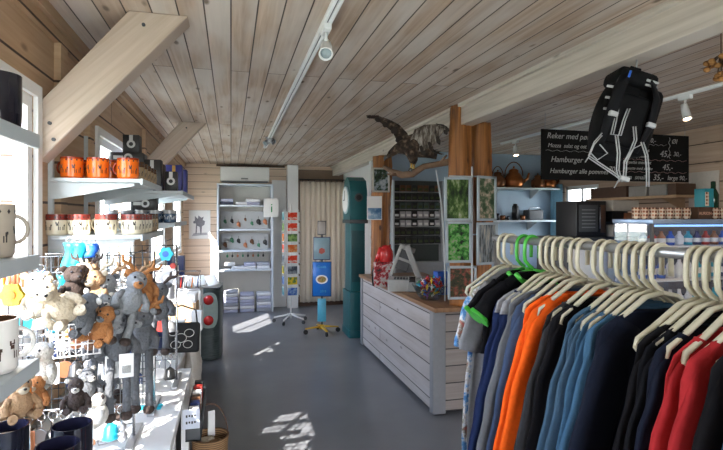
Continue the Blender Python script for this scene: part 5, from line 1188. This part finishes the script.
def garment(y, c, kind, lab, seed, gap):
    rnd = random.Random(seed)
    if kind == 'kid': prof = [(-.112, .055), (-.125, .10), (-.15, .14), (-.185, .175), (-.24, .185), (-.32, .185), (-.42, .19)]
    elif kind == 'thin': prof = [(-.114, .05), (-.145, .10), (-.18, .14), (-.24, .155), (-.40, .165), (-.60, .18), (-.80, .19), (-.92, .19)]
    elif kind == 'jersey': prof = [(-.152, .10), (-.166, .14), (-.182, .172), (-.20, .197), (-.24, .210), (-.40, .218), (-.55, .23), (-.68, .24), (-.80, .24)]
    else: prof = [(-.152, .10), (-.166, .14), (-.182, .172), (-.20, .197), (-.24, .210), (-.40, .222), (-.55, .24), (-.70, .26), (-.90, .275), (-1.02, .28)]
    m = MB(); rings = []; th = min(.020, gap*.55); ph = rnd.uniform(0, 6)
    NX = 26
    fine = []
    for (z0, w0), (z1, w1) in zip(prof, prof[1:]):
        for k in range(3): f = k/3; fine.append((z0+(z1-z0)*f, w0+(w1-w0)*f))
    fine.append(prof[-1])
    for i, (z, w) in enumerate(fine):
        v = i/len(fine); A = max(.0125, th*(.35+.65*v)); ring = []
        for side in (-1, 1):
            for k in range(NX):
                x = -1+2*k/(NX-1); x = x if side < 0 else -x
                wav = (.55*A*math.sin(x*8+ph+v*2.2)+.40*A*math.sin(x*19+ph*2+v*3.5))*(.05+1.2*v)
                tt = A*(max(0.02, 1-abs(x)**4))**.5*.72
                ring.append(Vector((x*w*(1+.03*math.sin(v*9+ph)), side*tt+wav, z)))
        rings.append(ring)
    m.loft(rings); name = 'shirt' if kind != 'kid' else 'child_shirt'
    mc = cloth(c); o = m.build(name, mc, loc=(RX, y, RZ)); tag(o, lab, 'shirt', 'shirts on the clothes rail')
    # sleeves
    for sx in (-1, 1):
        if kind in ('long', 'jersey'): lw = rnd.uniform(-.012, .014); pts = [(sx*.10, 0, -.185), (sx*.15, -.002, -.27), (sx*.19, -.004, -.38), (sx*(.23+lw), -.006, -.52), (sx*(.265+lw), -.004, -.66), (sx*(.285+lw), 0, -.78)]; rs = [.045, .060, .062, .056, .048, .042]
        elif kind == 'thin': pts = [(sx*.09, 0, -.18), (sx*.14, 0, -.27), (sx*.17, 0, -.38), (sx*.185, 0, -.44)]; rs = [.035, .05, .05, .048]
        elif kind == 'kid': pts = [(sx*.12, 0, -.165), (sx*.18, 0, -.215), (sx*.235, 0, -.275)]; rs = [.03, .042, .044]
        else: pts = [(sx*.13, 0, -.165), (sx*.195, 0, -.25), (sx*.25, 0, -.37), (sx*.265, 0, -.40)]; rs = [.034, .055, .062, .062]
        s = MB(); P2 = [Vector(p) for p in pts]; rr = []
        F2 = []
        for a in range(len(P2)-1):
            for k in range(4): F2.append((P2[a].lerp(P2[a+1], k/4), rs[a]+(rs[a+1]-rs[a])*k/4))
        F2.append((P2[-1], rs[-1]))
        for i, (p_, r_) in enumerate(F2):
            tdir = (F2[min(i+1, len(F2)-1)][0]-F2[max(i-1, 0)][0]).normalized(); nn = Vector((tdir.z, 0, -tdir.x)); nn = -nn if nn.x < 0 else nn
            rr.append([p_+nn*math.cos(u)*r_*(1+.05*math.sin(i*1.3+seed))+Vector((0, 1, 0))*math.sin(u)*min(th*.95, r_)*(1+.35*math.sin(u*3+i*.35+seed)) for u in [k*math.pi/8 for k in range(16)]])
        s.loft(rr); so_ = s.build('sleeve', mc, o)
        if kind == 'kid':
            q_ = MB(); c0 = F2[-1][0]; q_.loft([[c0+(p-c0)*1.08-(F2[-1][0]-F2[-2][0])*.6 for p in rr[-1]], [c0+(p-c0)*1.08 for p in rr[-1]], [c0+(p-c0)*1.08+(F2[-1][0]-F2[-2][0])*.02 for p in rr[-1]]]); q_.build('green_cuff', m_gh, o)
        if kind == 'jersey': pass
    if kind == 'kid':
        MB().tube([(-.085, -.012, -.118), (-.06, -.018, -.145), (0, -.02, -.165), (.06, -.018, -.145), (.085, -.012, -.118)], .009, 8).build('green_collar', m_gh, o)
    elif kind == 'jersey':
        yk = MB(); rr = []
        for i, (z, w) in enumerate(fine[:13]):
            v = i/len(fine); A = th*(.35+.65*v)+.0035; rr.append([Vector((math.cos(u)*(w+.004), math.sin(u)*A*1.3, z)) for u in [k*math.pi/14 for k in range(28)]])
        yk.loft(rr); yk.build('grey_yoke', cloth('grey melange'), o)
    else:
        MB().tube([(.095*math.cos(u), .008*math.sin(u), -.158+.006*abs(math.cos(u))) for u in [k*math.pi/8 for k in range(17)]], .006, 6).build('collar', mc, o)
    if c == 'dark print':
        g = MB()
        for k in range(5): g.poly([(-.02, -.2-.05*k), (.02+.01*(k % 2), -.205-.05*k), (.012, -.228-.05*k), (-.015, -.232-.05*k)], .002, Matrix.Translation((-.03, -th*1.45, 0)))
        g.build('white_print', m_paper, o)
    return o
hi = make_hanger(m_hang, .170, 'ivory plastic hanger', None); hg = make_hanger(m_gh, .15, 'green plastic hanger', None)
ys = [hooky(r[0]) for r in ROWS]; used = {'i': False, 'g': False}; cnt = {}
for i, (px, hk, c, kind) in enumerate(ROWS):
    src = hi if hk == 'i' else hg; lab = f'{"ivory" if hk == "i" else "bright green"} hanger carrying the {c} shirt, hook number {i+1} from the far end'
    if not used[hk]: used[hk] = True; h = src; h.location = (RX, ys[i], RZ); h['label'] = lab; h['group'] = 'hangers on the clothes rail'
    else: h = dup(src, (RX, ys[i], RZ), random.uniform(-.04, .04), lab, 'hangers on the clothes rail')
    gap = min([abs(ys[i]-ys[j]) for j in (i-1, i+1) if 0 <= j < len(ys)])
    k = cnt.get(c, 0); cnt[c] = k+1; nx_ = ROWS[i+1][2] if i+1 < len(ROWS) else None; pv = ROWS[i-1][2] if i else None
    desc = {'kid': 'small child shirt', 'thin': 'narrow shirt', 'jersey': 'jersey with grey yoke', 'long': 'long sleeved shirt', 'short': 'short sleeved shirt'}[kind]
    g = garment(ys[i], c, kind, f'{c} {desc} hanging {ORD[i] if i < 14 else "number "+str(i+1)} from the far end of the rail', i*7+1, gap)
    if kind == 'kid': g.rotation_euler.z = .12
